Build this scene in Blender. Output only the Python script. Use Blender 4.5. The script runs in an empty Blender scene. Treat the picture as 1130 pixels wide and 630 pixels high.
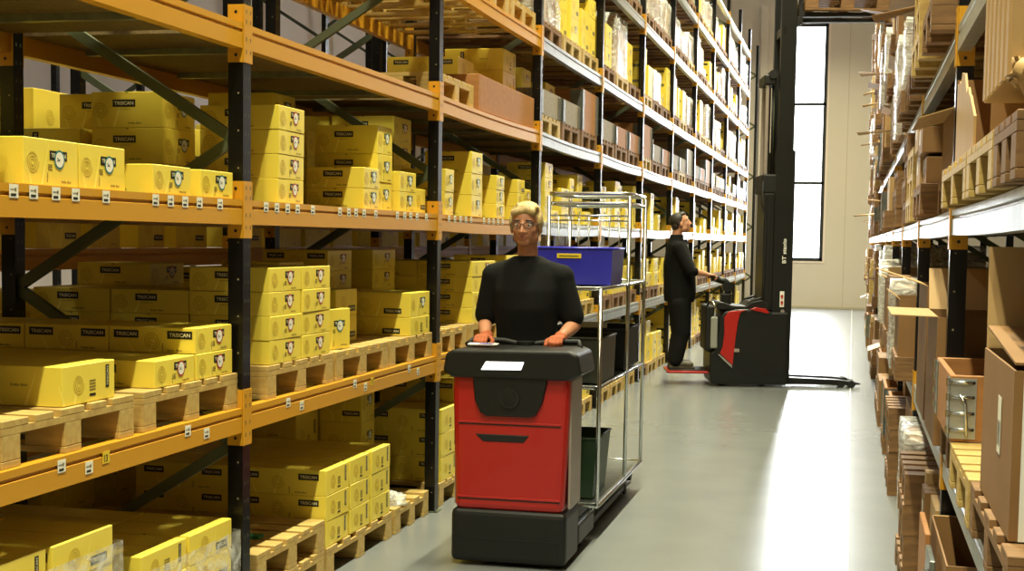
import bpy, bmesh, math, random
from mathutils import Vector, Matrix
random.seed(7)
SC = bpy.context.scene
COL = SC.collection

# ------------------------------------------------------------------ camera
def make_camera():
    yaw, pit, rol = .2329, .071, .0149
    f, cy = 1576.0, 375.8
    R0 = Vector((math.cos(yaw), math.sin(yaw), 0)); F0 = Vector((-math.sin(yaw), math.cos(yaw), 0))
    F = F0*math.cos(pit) + Vector((0, 0, -math.sin(pit)))
    U0 = F0*math.sin(pit) + Vector((0, 0, math.cos(pit)))
    R = R0*math.cos(rol) + U0*math.sin(rol)
    U = U0*math.cos(rol) - R0*math.sin(rol)
    cam = bpy.data.cameras.new('camera'); o = bpy.data.objects.new('camera', cam); COL.objects.link(o)
    m = Matrix(((R.x, U.x, -F.x, 0), (R.y, U.y, -F.y, 0), (R.z, U.z, -F.z, 1.65), (0, 0, 0, 1)))
    o.matrix_world = m
    cam.sensor_width = 36; cam.lens = f/1130*36
    cam.shift_y = (cy-315)/1130
    cam.clip_start = .05; cam.clip_end = 200
    SC.camera = o
make_camera()

# ------------------------------------------------------------------ world, exposure, daylight
SC.view_settings.view_transform = 'Standard'
SC.view_settings.look = 'None'
SC.view_settings.gamma = 1
SC.view_settings.use_curve_mapping = False
SC.view_settings.exposure = -0.55
w = bpy.data.worlds.new('sky'); SC.world = w; w.use_nodes = True
bg = w.node_tree.nodes['Background']; bg.inputs[0].default_value = (.93, .97, 1, 1); bg.inputs[1].default_value = 9

LAMP_E = 470      # each ceiling strip over the aisle
SIDE_E = 85      # unseen strips added behind the racks to brighten the side wall
WINDOW_E = 3400
def area(name, loc, rot, sx, sy, energy, color):
    l = bpy.data.lights.new(name, 'AREA'); l.shape = 'RECTANGLE'; l.size = sx; l.size_y = sy
    l.energy = energy; l.color = color
    if name == 'lamp': l.spread = math.radians(125)
    o = bpy.data.objects.new(name, l); COL.objects.link(o); o.location = loc; o.rotation_euler = rot
    return o
area('window_daylight', (-1.15, 37.55, 4.2), (-math.pi/2, 0, 0), 1.4, 6.2, WINDOW_E, (.92, .97, 1))

# ------------------------------------------------------------------ materials
def lin(c):
    return tuple((x/255/12.92 if x/255 <= .04045 else ((x/255+.055)/1.055)**2.4) for x in c) + (1,)
M = {}
def mat(name, rgb, rough=.6, metal=0, noise=0, nscale=8, rgb2=None, bump=0, coat=0, emit=None, alpha=None, spec=.5, stretch=None):
    m = bpy.data.materials.new(name); m.use_nodes = True; nt = m.node_tree; b = nt.nodes['Principled BSDF']
    b.inputs['Base Color'].default_value = lin(rgb); b.inputs['Roughness'].default_value = rough
    b.inputs['Metallic'].default_value = metal; b.inputs['Coat Weight'].default_value = coat
    b.inputs['Specular IOR Level'].default_value = spec
    if noise or bump:
        tc = nt.nodes.new('ShaderNodeTexCoord'); mp = nt.nodes.new('ShaderNodeMapping')
        if stretch: mp.inputs['Scale'].default_value = stretch
        n = nt.nodes.new('ShaderNodeTexNoise'); n.inputs['Scale'].default_value = nscale; n.inputs['Detail'].default_value = 4
        nt.links.new(tc.outputs['Object'], mp.inputs[0]); nt.links.new(mp.outputs[0], n.inputs['Vector'])
    if noise:
        r = nt.nodes.new('ShaderNodeValToRGB'); r.color_ramp.elements[0].position = .5-noise/2; r.color_ramp.elements[1].position = .5+noise/2
        r.color_ramp.elements[0].color = lin(rgb2 or tuple(x*.8 for x in rgb)); r.color_ramp.elements[1].color = lin(rgb)
        nt.links.new(n.outputs['Fac'], r.inputs[0]); nt.links.new(r.outputs[0], b.inputs['Base Color'])
    if bump:
        bp = nt.nodes.new('ShaderNodeBump'); bp.inputs['Strength'].default_value = bump; bp.inputs['Distance'].default_value = .01
        nt.links.new(n.outputs['Fac'], bp.inputs['Height']); nt.links.new(bp.outputs[0], b.inputs['Normal'])
    if emit:
        b.inputs['Emission Color'].default_value = lin(rgb); b.inputs['Emission Strength'].default_value = emit
    if alpha is not None: b.inputs['Alpha'].default_value = alpha
    M[name] = m
    return m
mat('carton_yellow', (240, 217, 78), .42, noise=.5, nscale=5, rgb2=(234, 207, 80), spec=.5)
mat('carton_print', (206, 176, 52), .5)
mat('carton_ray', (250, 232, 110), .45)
mat('print_black', (22, 22, 16), .45)
mat('print_white', (225, 215, 170), .5)
mat('print_grey', (120, 100, 40), .5)
mat('teal', (20, 120, 120), .5)
mat('label_red', (180, 40, 40), .5)
mat('label_white', (235, 232, 215), .5)
mat('kraft', (148, 109, 64), .6, noise=.6, nscale=3, rgb2=(130, 93, 52))
mat('kraft_pale', (186, 152, 100), .6, noise=.6, nscale=3, rgb2=(168, 134, 86))
mat('kraft_inside', (150, 110, 62), .7)
mat('pine', (204, 176, 104), .55, noise=.6, nscale=6, rgb2=(168, 134, 72), stretch=(1.5, 6, 6))
mat('old_wood', (150, 112, 68), .65, noise=.7, nscale=6, rgb2=(100, 70, 42), stretch=(1.5, 6, 6))
mat('collar_grey', (158, 146, 122), .6, noise=.6, nscale=5, rgb2=(128, 116, 94), stretch=(1, 6, 6))
mat('collar_wood', (176, 122, 66), .6, noise=.6, nscale=5, rgb2=(150, 98, 50), stretch=(1, 6, 6))
mat('chipboard', (140, 118, 78), .75, noise=.4, nscale=60, rgb2=(112, 92, 58))
mat('orange_steel', (204, 146, 32), .38, spec=.45)
mat('black_steel', (5, 5, 6), .3, spec=.45)
mat('hole', (120, 108, 80), .8)
mat('galvanised', (150, 155, 150), .38, metal=.85, noise=.5, nscale=20, rgb2=(120, 126, 124))
mat('galv_beam', (186, 190, 190), .34, metal=.6, noise=.5, nscale=12, rgb2=(160, 165, 166))
mat('galv_dark', (92, 98, 74), .5, metal=.4)
mat('wall_paint', (212, 202, 186), .75)
mat('wall_side', (232, 216, 202), .75)
mat('joint', (188, 178, 154), .8)
mat('ceiling_paint', (190, 186, 176), .8)
mat('floor', (117, 120, 120), .27, noise=.5, nscale=2.2, rgb2=(109, 112, 113), bump=.03, spec=.5)
mat('floor_line', (196, 198, 190), .3)
mat('frame_dark', (40, 44, 46), .4)
mat('truck_red', (168, 27, 21), .34, coat=.2)
mat('truck_black', (19, 20, 19), .45, spec=.4)
mat('truck_grey', (150, 138, 130), .45)
mat('truck_dark', (12, 12, 12), .6)
mat('rubber', (20, 20, 20), .7)
mat('chrome', (205, 208, 208), .22, metal=1)
mat('pad_grey', (140, 140, 132), .6)
mat('led', (255, 255, 255), .4, emit=3)
mat('blue_plastic', (46, 44, 168), .4)
mat('dark_plastic', (48, 48, 38), .4)
mat('green_plastic', (40, 62, 38), .45)
mat('pallet_green', (40, 110, 70), .6)
mat('skin', (178, 122, 90), .55)
mat('skin2', (196, 140, 108), .55)
mat('lip', (160, 98, 78), .55)
mat('hair_blond', (196, 172, 118), .6, noise=.6, nscale=40, rgb2=(150, 124, 76))
mat('hair_dark', (52, 42, 34), .6, noise=.6, nscale=50, rgb2=(30, 24, 20))
mat('cloth_black', (13, 13, 12), .9, noise=.6, nscale=14, rgb2=(9, 9, 8), spec=.25)
mat('glove', (158, 80, 42), .8)
mat('shoe', (70, 62, 46), .6)
mat('eye_white', (225, 222, 215), .3)
mat('eye_dark', (36, 28, 22), .25)
mat('yellow_label', (222, 190, 40), .5)
mat('paper', (236, 234, 226), .6)
def film():
    m = bpy.data.materials.new('stretch_film'); m.use_nodes = True; nt = m.node_tree; nt.nodes.clear()
    out = nt.nodes.new('ShaderNodeOutputMaterial'); mx = nt.nodes.new('ShaderNodeMixShader'); tr = nt.nodes.new('ShaderNodeBsdfTransparent')
    pb = nt.nodes.new('ShaderNodeBsdfPrincipled'); pb.inputs['Base Color'].default_value = lin((235, 235, 228)); pb.inputs['Roughness'].default_value = .22
    tc = nt.nodes.new('ShaderNodeTexCoord'); n = nt.nodes.new('ShaderNodeTexNoise'); n.inputs['Scale'].default_value = 9; n.inputs['Detail'].default_value = 5
    n.inputs['Distortion'].default_value = 1.5
    bp = nt.nodes.new('ShaderNodeBump'); bp.inputs['Strength'].default_value = .8; bp.inputs['Distance'].default_value = .02
    nt.links.new(tc.outputs['Object'], n.inputs['Vector']); nt.links.new(n.outputs['Fac'], bp.inputs['Height']); nt.links.new(bp.outputs[0], pb.inputs['Normal'])
    rp = nt.nodes.new('ShaderNodeMapRange'); rp.inputs[1].default_value = .35; rp.inputs[2].default_value = .75; rp.inputs[3].default_value = .15; rp.inputs[4].default_value = .75
    nt.links.new(n.outputs['Fac'], rp.inputs[0]); nt.links.new(rp.outputs[0], mx.inputs[0])
    nt.links.new(tr.outputs[0], mx.inputs[1]); nt.links.new(pb.outputs[0], mx.inputs[2]); nt.links.new(mx.outputs[0], out.inputs[0])
    M['film'] = m
film()
def glass():
    m = bpy.data.materials.new('window_glass'); m.use_nodes = True; nt = m.node_tree; nt.nodes.clear()
    out = nt.nodes.new('ShaderNodeOutputMaterial'); mx = nt.nodes.new('ShaderNodeMixShader'); tr = nt.nodes.new('ShaderNodeBsdfTransparent')
    gl = nt.nodes.new('ShaderNodeBsdfGlossy'); gl.inputs['Roughness'].default_value = .02; mx.inputs[0].default_value = .06
    nt.links.new(tr.outputs[0], mx.inputs[1]); nt.links.new(gl.outputs[0], mx.inputs[2]); nt.links.new(mx.outputs[0], out.inputs[0])
    M['glass'] = m
glass()

# ------------------------------------------------------------------ text outlines
_txt = {}
def glyphs(s):
    if s in _txt: return _txt[s]
    c = bpy.data.curves.new('t', 'FONT'); c.body = s; c.size = 1; c.resolution_u = 2; c.offset = .02
    o = bpy.data.objects.new('t', c); COL.objects.link(o)
    dg = bpy.context.evaluated_depsgraph_get(); me = o.evaluated_get(dg).to_mesh()
    vs = [(v.co.x, v.co.y) for v in me.vertices]; fs = [tuple(p.vertices) for p in me.polygons]
    bpy.data.objects.remove(o); bpy.data.curves.remove(c)
    x0 = min(v[0] for v in vs); x1 = max(v[0] for v in vs); y0 = min(v[1] for v in vs); y1 = max(v[1] for v in vs)
    vs = [((x-x0)/(x1-x0), (y-y0)/(y1-y0)) for x, y in vs]
    _txt[s] = (vs, fs); return _txt[s]

# ------------------------------------------------------------------ mesh builder
class MB:
    def __init__(self, xf=None):
        self.v = []; self.f = []; self.m = []; self.mats = []; self.xf = xf; self.sm = []
    def mi(self, m):
        if m not in self.mats: self.mats.append(m)
        return self.mats.index(m)
    def add(self, vs, fs, m, smooth=False):
        b = len(self.v); self.v += [tuple(v) for v in vs]; k = self.mi(m)
        for f in fs: self.f.append(tuple(b+i for i in f)); self.m.append(k); self.sm.append(smooth)
        return self
    def box(self, x0, x1, y0, y1, z0, z1, m, rot=None, c=None):
        vs = [Vector((x, y, z)) for z in (z0, z1) for y in (y0, y1) for x in (x0, x1)]
        if rot is not None:
            cc = Vector(c) if c else Vector(((x0+x1)/2, (y0+y1)/2, (z0+z1)/2)); vs = [rot @ (v-cc)+cc for v in vs]
        return self.add(vs, [(0, 2, 3, 1), (4, 5, 7, 6), (0, 1, 5, 4), (2, 6, 7, 3), (0, 4, 6, 2), (1, 3, 7, 5)], m)
    def rbox(self, x0, x1, y0, y1, z0, z1, m, r=.01, seg=2):
        bm = bmesh.new(); bmesh.ops.create_cube(bm, size=1)
        for v in bm.verts: v.co = Vector((x0+(v.co.x+.5)*(x1-x0), y0+(v.co.y+.5)*(y1-y0), z0+(v.co.z+.5)*(z1-z0)))
        bmesh.ops.bevel(bm, geom=bm.edges[:], offset=r, segments=seg, profile=.5, affect='EDGES')
        return self.bm(bm, m, False)
    def bm(self, bm, m, smooth=False):
        bm.verts.index_update(); self.add([v.co[:] for v in bm.verts], [tuple(v.index for v in f.verts) for f in bm.faces], m, smooth); bm.free(); return self
    def prism(self, poly, axis, a, b, m, r=0, seg=2, smooth=None):
        # poly in the two remaining axes, extruded along axis from a to b
        def P(p, t): return {'x': (t, p[0], p[1]), 'y': (p[0], t, p[1]), 'z': (p[0], p[1], t)}[axis]
        bm = bmesh.new(); lo = [bm.verts.new(P(p, a)) for p in poly]; hi = [bm.verts.new(P(p, b)) for p in poly]; n = len(poly)
        bm.faces.new(lo); bm.faces.new(hi[::-1])
        for i in range(n): bm.faces.new((lo[i], hi[i], hi[(i+1) % n], lo[(i+1) % n]))
        bmesh.ops.recalc_face_normals(bm, faces=bm.faces)
        if r: bmesh.ops.bevel(bm, geom=bm.edges[:], offset=r, segments=seg, profile=.5, affect='EDGES')
        return self.bm(bm, m, bool(smooth))
    def cyl(self, p0, p1, r0, m, r1=None, n=12, caps=True):
        p0 = Vector(p0); p1 = Vector(p1); r1 = r0 if r1 is None else r1; d = (p1-p0).normalized()
        a = d.orthogonal().normalized(); b = d.cross(a)
        vs = [p+(a*math.cos(2*math.pi*i/n)+b*math.sin(2*math.pi*i/n))*r for p, r in ((p0, r0), (p1, r1)) for i in range(n)]
        fs = [(i, (i+1) % n, n+(i+1) % n, n+i) for i in range(n)]
        self.add(vs, fs, m, True)
        if caps: self.add(vs, [tuple(range(n))[::-1], tuple(range(n, 2*n))], m)
        return self
    def tube(self, path, r, m, n=8, closed=False):
        P = [Vector(p) for p in path]; N = len(P); vs = []; fs = []; prev = None
        for i, p in enumerate(P):
            if closed: d = P[(i+1) % N]-P[i-1]
            else: d = P[min(i+1, N-1)]-P[max(i-1, 0)]
            d.normalize()
            a = (prev-d*prev.dot(d)).normalized() if prev is not None and (prev-d*prev.dot(d)).length > 1e-4 else d.orthogonal().normalized()
            prev = a; b = d.cross(a)
            vs += [p+(a*math.cos(2*math.pi*k/n)+b*math.sin(2*math.pi*k/n))*r for k in range(n)]
        for i in range(N if closed else N-1):
            j = (i+1) % N
            for k in range(n): fs.append((i*n+k, i*n+(k+1) % n, j*n+(k+1) % n, j*n+k))
        if not closed: fs += [tuple(range(n))[::-1], tuple((N-1)*n+k for k in range(n))]
        return self.add(vs, fs, m, True)
    def ell(self, c, r, m, seg=16, ring=10, rot=None):
        c = Vector(c); vs = []; fs = []
        for i in range(ring+1):
            th = math.pi*i/ring
            for k in range(seg):
                ph = 2*math.pi*k/seg; v = Vector((r[0]*math.sin(th)*math.cos(ph), r[1]*math.sin(th)*math.sin(ph), r[2]*math.cos(th)))
                if rot is not None: v = rot @ v
                vs.append(c+v)
        for i in range(ring):
            for k in range(seg): fs.append((i*seg+k, (i+1)*seg+k, (i+1)*seg+(k+1) % seg, i*seg+(k+1) % seg))
        return self.add(vs, fs, m, True)
    def flat(self, o, xd, yd, poly, m):            # 2-D polygon laid on a surface
        o = Vector(o); xd = Vector(xd); yd = Vector(yd)
        return self.add([o+xd*p[0]+yd*p[1] for p in poly], [tuple(range(len(poly)))], m)
    def rect(self, o, xd, yd, x0, x1, y0, y1, m): return self.flat(o, xd, yd, [(x0, y0), (x1, y0), (x1, y1), (x0, y1)], m)
    def disc(self, o, xd, yd, cx, cy, rx, ry, m, n=16, inner=0):
        o = Vector(o); xd = Vector(xd); yd = Vector(yd)
        P = [(math.cos(2*math.pi*i/n), math.sin(2*math.pi*i/n)) for i in range(n)]
        if not inner: return self.flat(o, xd, yd, [(cx+rx*a, cy+ry*b) for a, b in P], m)
        vs = [o+xd*(cx+rx*a*k)+yd*(cy+ry*b*k) for k in (1, inner) for a, b in P]
        return self.add(vs, [(i, (i+1) % n, n+(i+1) % n, n+i) for i in range(n)], m)
    def text(self, s, o, xd, yd, x0, x1, y0, y1, m):
        vs, fs = glyphs(s); o = Vector(o); xd = Vector(xd); yd = Vector(yd)
        return self.add([o+xd*(x0+(x1-x0)*a)+yd*(y0+(y1-y0)*b) for a, b in vs], fs, m)
    def spiral(self, o, xd, yd, cx, cy, r, m, turns=3, w=.004, n=42):
        o = Vector(o); xd = Vector(xd); yd = Vector(yd); vs = []
        for i in range(n+1):
            t = i/n; a = t*turns*2*math.pi; rr = r*(.15+.85*t)
            for k in (rr-w/2, rr+w/2): vs.append(o+xd*(cx+k*math.cos(a))+yd*(cy+k*math.sin(a)))
        return self.add(vs, [(2*i, 2*i+1, 2*i+3, 2*i+2) for i in range(n)], m)
    def mesh(self, name):
        me = bpy.data.meshes.new(name)
        vs = self.v if self.xf is None else [tuple(self.xf @ Vector(v)) for v in self.v]
        me.from_pydata(vs, [], self.f)
        for m in self.mats: me.materials.append(M[m])
        me.polygons.foreach_set('material_index', self.m); me.polygons.foreach_set('use_smooth', self.sm)
        me.update(); return me
    def build(self, name, parent=None, loc=(0, 0, 0), rz=0):
        return link(name, self.mesh(name), parent, loc, rz)
def link(name, me, parent=None, loc=(0, 0, 0), rz=0):
    o = bpy.data.objects.new(name, me); COL.objects.link(o); o.location = loc; o.rotation_euler = (0, 0, rz)
    if parent is not None: o.parent = parent
    return o
def tag(o, label, cat, group=None, kind=None):
    if label: o['label'] = label
    if cat: o['category'] = cat
    if group: o['group'] = group
    if kind: o['kind'] = kind
    return o
def thing(name, label, cat, loc=(0, 0, 0), rz=0, group=None):
    o = bpy.data.objects.new(name, None); COL.objects.link(o); o.location = loc; o.rotation_euler = (0, 0, rz)
    o.empty_display_size = .05
    return tag(o, label, cat, group)
def struct(mb, name):
    o = mb.build(name); o['kind'] = 'structure'; return o
def dup(root, loc, rz=0, label=None, group=None, cat=None):
    r = root.copy(); COL.objects.link(r); r.location = loc; r.rotation_euler = (0, 0, rz)
    tag(r, label, cat, group)
    for ch in root.children:
        c = ch.copy(); COL.objects.link(c); c.parent = r
    return r

# ------------------------------------------------------------------ the building
b = MB(); b.box(-11, 9, -9, 37.5, -.2, 0, 'floor'); struct(b, 'floor')
b = MB()
for x in (.02,): b.box(x-.006, x+.006, -6, 37.1, 0, .0006, 'floor_line')
struct(b, 'trim_1')
b = MB(); b.box(-11, 9, -9, 37.5, 9.2, 9.4, 'ceiling_paint')
for y in range(-6, 37, 6): b.box(-11, 9, y, y+.25, 8.9, 9.2, 'ceiling_paint')
struct(b, 'ceiling')
YW = 37.15; WX0, WX1, WZ0, WZ1 = -1.62, -.75, 1.2, 7.17
b = MB()
b.box(-11, WX0, YW, YW+.3, 0, 9.2, 'wall_paint'); b.box(WX1, 9, YW, YW+.3, 0, 9.2, 'wall_paint')
b.box(WX0, WX1, YW, YW+.3, 0, WZ0, 'wall_paint'); b.box(WX0, WX1, YW, YW+.3, WZ1, 9.2, 'wall_paint')
for x in (-.22, 2.2, -3.2): b.box(x-.008, x+.008, YW-.002, YW, 0, 9.2, 'joint')
struct(b, 'wall_far')
b = MB(); b.box(-11.2, -11, -9, 37.5, 0, 9.2, 'wall_side'); struct(b, 'wall_left')
b = MB(); b.box(9, 9.2, -9, 37.5, 0, 9.2, 'wall_side'); struct(b, 'wall_right')
b = MB(); b.box(-11, 9, -9.2, -9, 0, 9.2, 'wall_side'); struct(b, 'wall_back')
b = MB(); b.box(-11, 9, YW-.012, YW, 0, .05, 'joint'); struct(b, 'baseboard_far')
b = MB(); b.box(-2.42, -2.24, YW-.2, YW-.012, 0, 7.6, 'wall_paint'); struct(b, 'trim_2')
win = thing('window_1', None, None, (0, 0, 0)); win['kind'] = 'structure'
b = MB(); t = .085
b.box(WX0, WX0+t, YW+.02, YW+.1, WZ0, WZ1, 'frame_dark').box(WX1-t, WX1, YW+.02, YW+.1, WZ0, WZ1, 'frame_dark')
for z, q in ((WZ0, t), (WZ1-t, t), (3.14, .07), (5.12, .07)): b.box(WX0, WX1, YW+.02, YW+.1, z, z+q, 'frame_dark')
b.build('window_frame', win)
b = MB(); b.box(WX0+t, WX1-t, YW+.055, YW+.061, WZ0+t, WZ1-t, 'glass'); b.build('window_pane', win)
b = MB()
for x0, x1, z0, z1 in ((WX1, WX1+.05, WZ0-.05, WZ1+.05), (WX0-.05, WX0, WZ0-.05, WZ1+.05), (WX0, WX1, WZ1, WZ1+.05), (WX0, WX1, WZ0-.05, WZ0)):
    b.box(x0, x1, YW-.01, YW, z0, z1, 'wall_side')
b.build('window_casing', win)

ORD = ['first', 'second', 'third', 'fourth', 'fifth', 'sixth', 'seventh', 'eighth', 'ninth', 'tenth', 'eleventh', 'twelfth', 'thirteenth', 'fourteenth', 'fifteenth', 'sixteenth', 'seventeenth', 'eighteenth', 'nineteenth', 'twentieth']
# ceiling strips
def strip(x, y, e, lab, col=(1, .965, .66)):
    t = thing('ceiling_light', lab, 'ceiling light', (x, y, 8.5), 0, 'strip lights above the aisles')
    b = MB(); b.rbox(-.1, .1, -.8, .8, .02, .1, 'label_white', .01); b.cyl((0, -.6, .1), (0, -.6, .4), .006, 'galvanised'); b.cyl((0, .6, .1), (0, .6, .4), .006, 'galvanised'); b.build('housing', t)
    b = MB(); b.box(-.07, .07, -.75, .75, .0, .02, 'led'); b.build('diffuser', t)
    l = area('lamp', (0, 0, -.01), (0, 0, 0), .14, 1.5, e, col); l.parent = t
for i in range(11):
    strip(-.95, -4+i*3.7, LAMP_E, f'added unseen white strip light, {ORD[i]} in the line above the forklift aisle')
for i in range(5):  # added out of view, casting cool light on the wall and goods behind
    strip(-6.2, 2+i*6, SIDE_E, f'added unseen white strip light, {ORD[i]} in the line above the hidden aisle', (.86, .92, 1))

# ------------------------------------------------------------------ racks
LX, RX = -2.405, .371
LV = [.945, 1.792, 2.497, 3.235, 4.18, 5.06, 5.95]
RV = [.84, 1.79, 2.5, 3.25, 4.18, 5.06, 5.95]
SHELF = ['floor', 'waist-high shelf', 'head-high shelf', 'third shelf', 'fourth shelf', 'fifth shelf', 'sixth shelf', 'seventh shelf']
FY = lambda k: 5.39+2.79*k           # frames of the yellow rack
GY = lambda k: 5.85+2.79*k           # frames of the brown rack
BT = 2.79
H_UP = 6.5
def upright_mesh(side):
    # post .065 deep (x), .075 along y, origin at the aisle corner, facing +x (side=1) or -x (side=-1)
    b = MB(); s = side
    x0, x1 = (-.065, 0) if s > 0 else (0, .065)
    b.box(x0, x1, 0, .075, 0, H_UP, 'black_steel')
    xf = .0006*s + (0 if s > 0 else 0)
    z = .1
    while z < H_UP:
        for y in (.022, .053): b.rect((xf, 0, 0), (0, 1, 0), (0, 0, 1), y-.004, y+.004, z, z+.014, 'galv_dark')
        z += .075
    z = .12
    while z < H_UP:
        b.disc((0, -.0006, z), (1, 0, 0), (0, 0, 1), (x0+x1)/2+.012*s, 0, .0045, .0045, 'hole', 8)
        z += .15
    return b.mesh('upright')
def brace_mesh(x0, z0, x1, z1):
    b = MB(); w = .022
    d = Vector((x1-x0, 0, z1-z0)).normalized(); n = Vector((-d.z, 0, d.x))*w
    P0 = Vector((x0, 0, z0)); P1 = Vector((x1, 0, z1))
    for (ya, yb, na, nb) in ((.018, .021, -1, 1), (.021, .05, .86, 1), (.021, .05, -1, -.86)):
        vs = [p+n*q+Vector((0, y, 0)) for p in (P0, P1) for y in (ya, yb) for q in (na, nb)]
        b.add(vs, [(0, 1, 3, 2), (4, 6, 7, 5), (0, 4, 5, 1), (2, 3, 7, 6), (0, 2, 6, 4), (1, 5, 7, 3)], 'galv_dark')
    return b.mesh('brace')
up_m = {1: upright_mesh(1), -1: upright_mesh(-1)}
fb = MB(); fb.box(-.085, .02, -.02, .095, 0, .006, 'galv_dark').cyl((-.075, .085, .006), (-.075, .085, .02), .008, 'galvanised', n=6).cyl((.01, -.01, .006), (.01, -.01, .02), .008, 'galvanised', n=6); foot_m = fb.mesh('foot_plate')
br_m = {}
def frame(x, y, side, lab, group, depth=1.1, dz=0):
    # aisle corner at x; rear post further into the rack (towards -side)
    t = thing('rack_upright', lab, 'rack frame', (x, y, 0), 0, group)
    link('upright', up_m[side], t)
    r = link('upright', up_m[side], t, ((-depth+.065)*side, 0, 0))
    f1 = link('foot_plate', foot_m, t, (0 if side > 0 else .065, 0, 0)); f2 = link('foot_plate', foot_m, t, (((-depth+.065) if side > 0 else depth), 0, 0))
    key = (side, depth)
    if key not in br_m:
        L = []; z = .17; k = 0
        xf, xr = -.05*side, (-depth+.05)*side
        while z < 6.2:
            L.append(brace_mesh(xr if k % 2 == 0 else xf, z, xf if k % 2 == 0 else xr, z+.622)); z += .622; k += 1
        br_m[key] = L
    for m in br_m[key]: link('brace', m, t)
    return t
_bm = {}
def beam_mesh(side, sag, h=.1, L=BT-.075, mt='orange_steel'):
    L0 = L; L = L-.002
    key = ('b', side, round(sag, 3), round(L, 3), mt)
    if key in _bm: return _bm[key]
    b = MB(); n = 12
    prof = [(0, 0), (0, .062), (-.009, .066), (-.009, .072), (0, .076), (0, h), (-.05, h), (-.05, 0)]
    vs = []
    for i in range(n+1):
        y = L*i/n; dz = -sag*4*(i/n)*(1-i/n)
        y = min(max(y, .001), L0-.0065)
        vs += [(px*side, y, pz-h+dz) for px, pz in prof]
    N = len(prof); fs = []
    for i in range(n):
        for k in range(N):
            q = (i*N+k, (i+1)*N+k, (i+1)*N+(k+1) % N, i*N+(k+1) % N); fs.append(q if side < 0 else q[::-1])
    fs += [tuple(range(N)), tuple(n*N+k for k in range(N))[::-1]]
    b.add(vs, fs, mt); _bm[key] = b.mesh('beam_profile'); return _bm[key]
def bracket_mesh(side, end):
    key = ('k', side, end)
    if key in _bm: return _bm[key]
    b = MB(); s = side; z0, z1 = -.155, .075
    # end 0 = near post (bracket behind it), end 1 = far post (plate on its camera side); y=0 is the beam end
    yy = (-.0385, .003) if end == 0 else (-.003, .0365)
    b.box(min(.001*s, .006*s), max(.001*s, .006*s), yy[0], yy[1], z0, z1, 'orange_steel')
    ya, yb = (.001, .004) if end == 0 else (-.0045, -.0012)
    b.box(min(-.065*s, 0), max(-.065*s, 0), ya, yb, z0, z1, 'orange_steel')
    for z in (z0+.03, z1-.03):
        b.disc((0, yb+.0008 if end == 0 else ya-.0008, z), (1, 0, 0), (0, 0, 1), -.03*s, 0, .007, .007, 'print_black', 10)
    for z in (-.12, -.07, .0, .04):
        yc = (yy[0]+yy[1])/2
        b.rect(((.0068)*s, 0, 0), (0, 1, 0), (0, 0, 1), yc-.004, yc+.004, z, z+.016, 'galv_dark')
    _bm[key] = b.mesh('bracket'); return _bm[key]
def beam(x, y, z, side, lab, group, sag=0, rear=False, L=BT-.075, mt='orange_steel'):
    t = thing('rack_beam', lab, 'rack beam', (x, y, z), 0, group); t['kind'] = 'thing'
    link('beam_profile', beam_mesh(side, sag, L=L, mt=mt), t)
    link('end_bracket', bracket_mesh(side, 0), t); link('end_bracket', bracket_mesh(side, 1), t, (0, L, 0))
    return t
def deck(x0, x1, y, z, lab, group, L=BT-.085):
    t = thing('shelf_deck', lab, 'shelf deck', (0, 0, 0), 0, group); t['kind'] = 'thing'
    b = MB(); n = 5
    for i in range(n):
        b.box(x0, x1, y+L*i/n+.002, y+L*(i+1)/n-.002, z-.022, z-.001, 'chipboard')
    b.build('board', t)
    for i in range(3):
        yy = y+L*(i+.5)/3; q = MB(); q.box(x0+.05, x1-.05, yy-.02, yy+.02, z-.05, z-.022, 'galvanised'); q.build('support_bar', t)
    return t

GL = 'frames of the yellow-goods rack'
for k in range(-1, 12):
    if k == -1: y = FY(-1)
    frame(LX, FY(k), 1, f'black upright frame with braces, {ORD[k+1]} along the rack of yellow cartons', GL)
    if k < 11:
        frame(RX, GY(k-1) if k < 11 else 0, -1, f'black upright frame with braces, {ORD[k+1]} along the rack of brown cartons', 'frames of the brown-goods rack')
for k in range(-1, 7):
    frame(-3.72, FY(k), 1, f'black upright frame, {ORD[k+1]} in the row backing onto the yellow rack', 'frames of the row behind')
for k in range(0, 10):
    frame(-7.6, FY(k)+.6, 1, f'black upright frame, {ORD[k]} in the empty row across the hidden aisle', 'frames of the empty far row')
BTAG = ['first bay', 'second bay', 'third bay', 'fourth bay', 'fifth bay', 'sixth bay', 'seventh bay', 'eighth bay', 'ninth bay', 'tenth bay', 'eleventh bay']
beams = {}
for bay in range(11):
    y = FY(bay-1)+.075
    for i, z in enumerate(LV):
        sag = 0 if bay < 2 else (.012 if i in (1, 2) else .006)
        t = beam(LX, y, z, 1, f'{"orange" if bay < 3 else "silvery"} front beam of the {SHELF[i+1]}, {BTAG[bay]} of the yellow rack', 'front beams of the yellow rack', sag, mt='orange_steel' if bay < 3 else 'galv_beam')
        beams[(bay, i)] = t
        if bay < 6: beam(LX-1.1, y, z, -1, f'orange rear beam of the {SHELF[i+1]}, {BTAG[bay]} of the yellow rack', 'rear beams of the yellow rack')
    if bay < 4: deck(LX-1.045, LX-.055, y+.005, LV[2], f'chipboard deck of the third shelf, {BTAG[bay]} of the yellow rack', 'shelf decks')
    deck(LX-1.045, LX-.055, y+.005, LV[1], f'chipboard deck of the head-high shelf, {BTAG[bay]} of the yellow rack', 'shelf decks')
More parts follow.
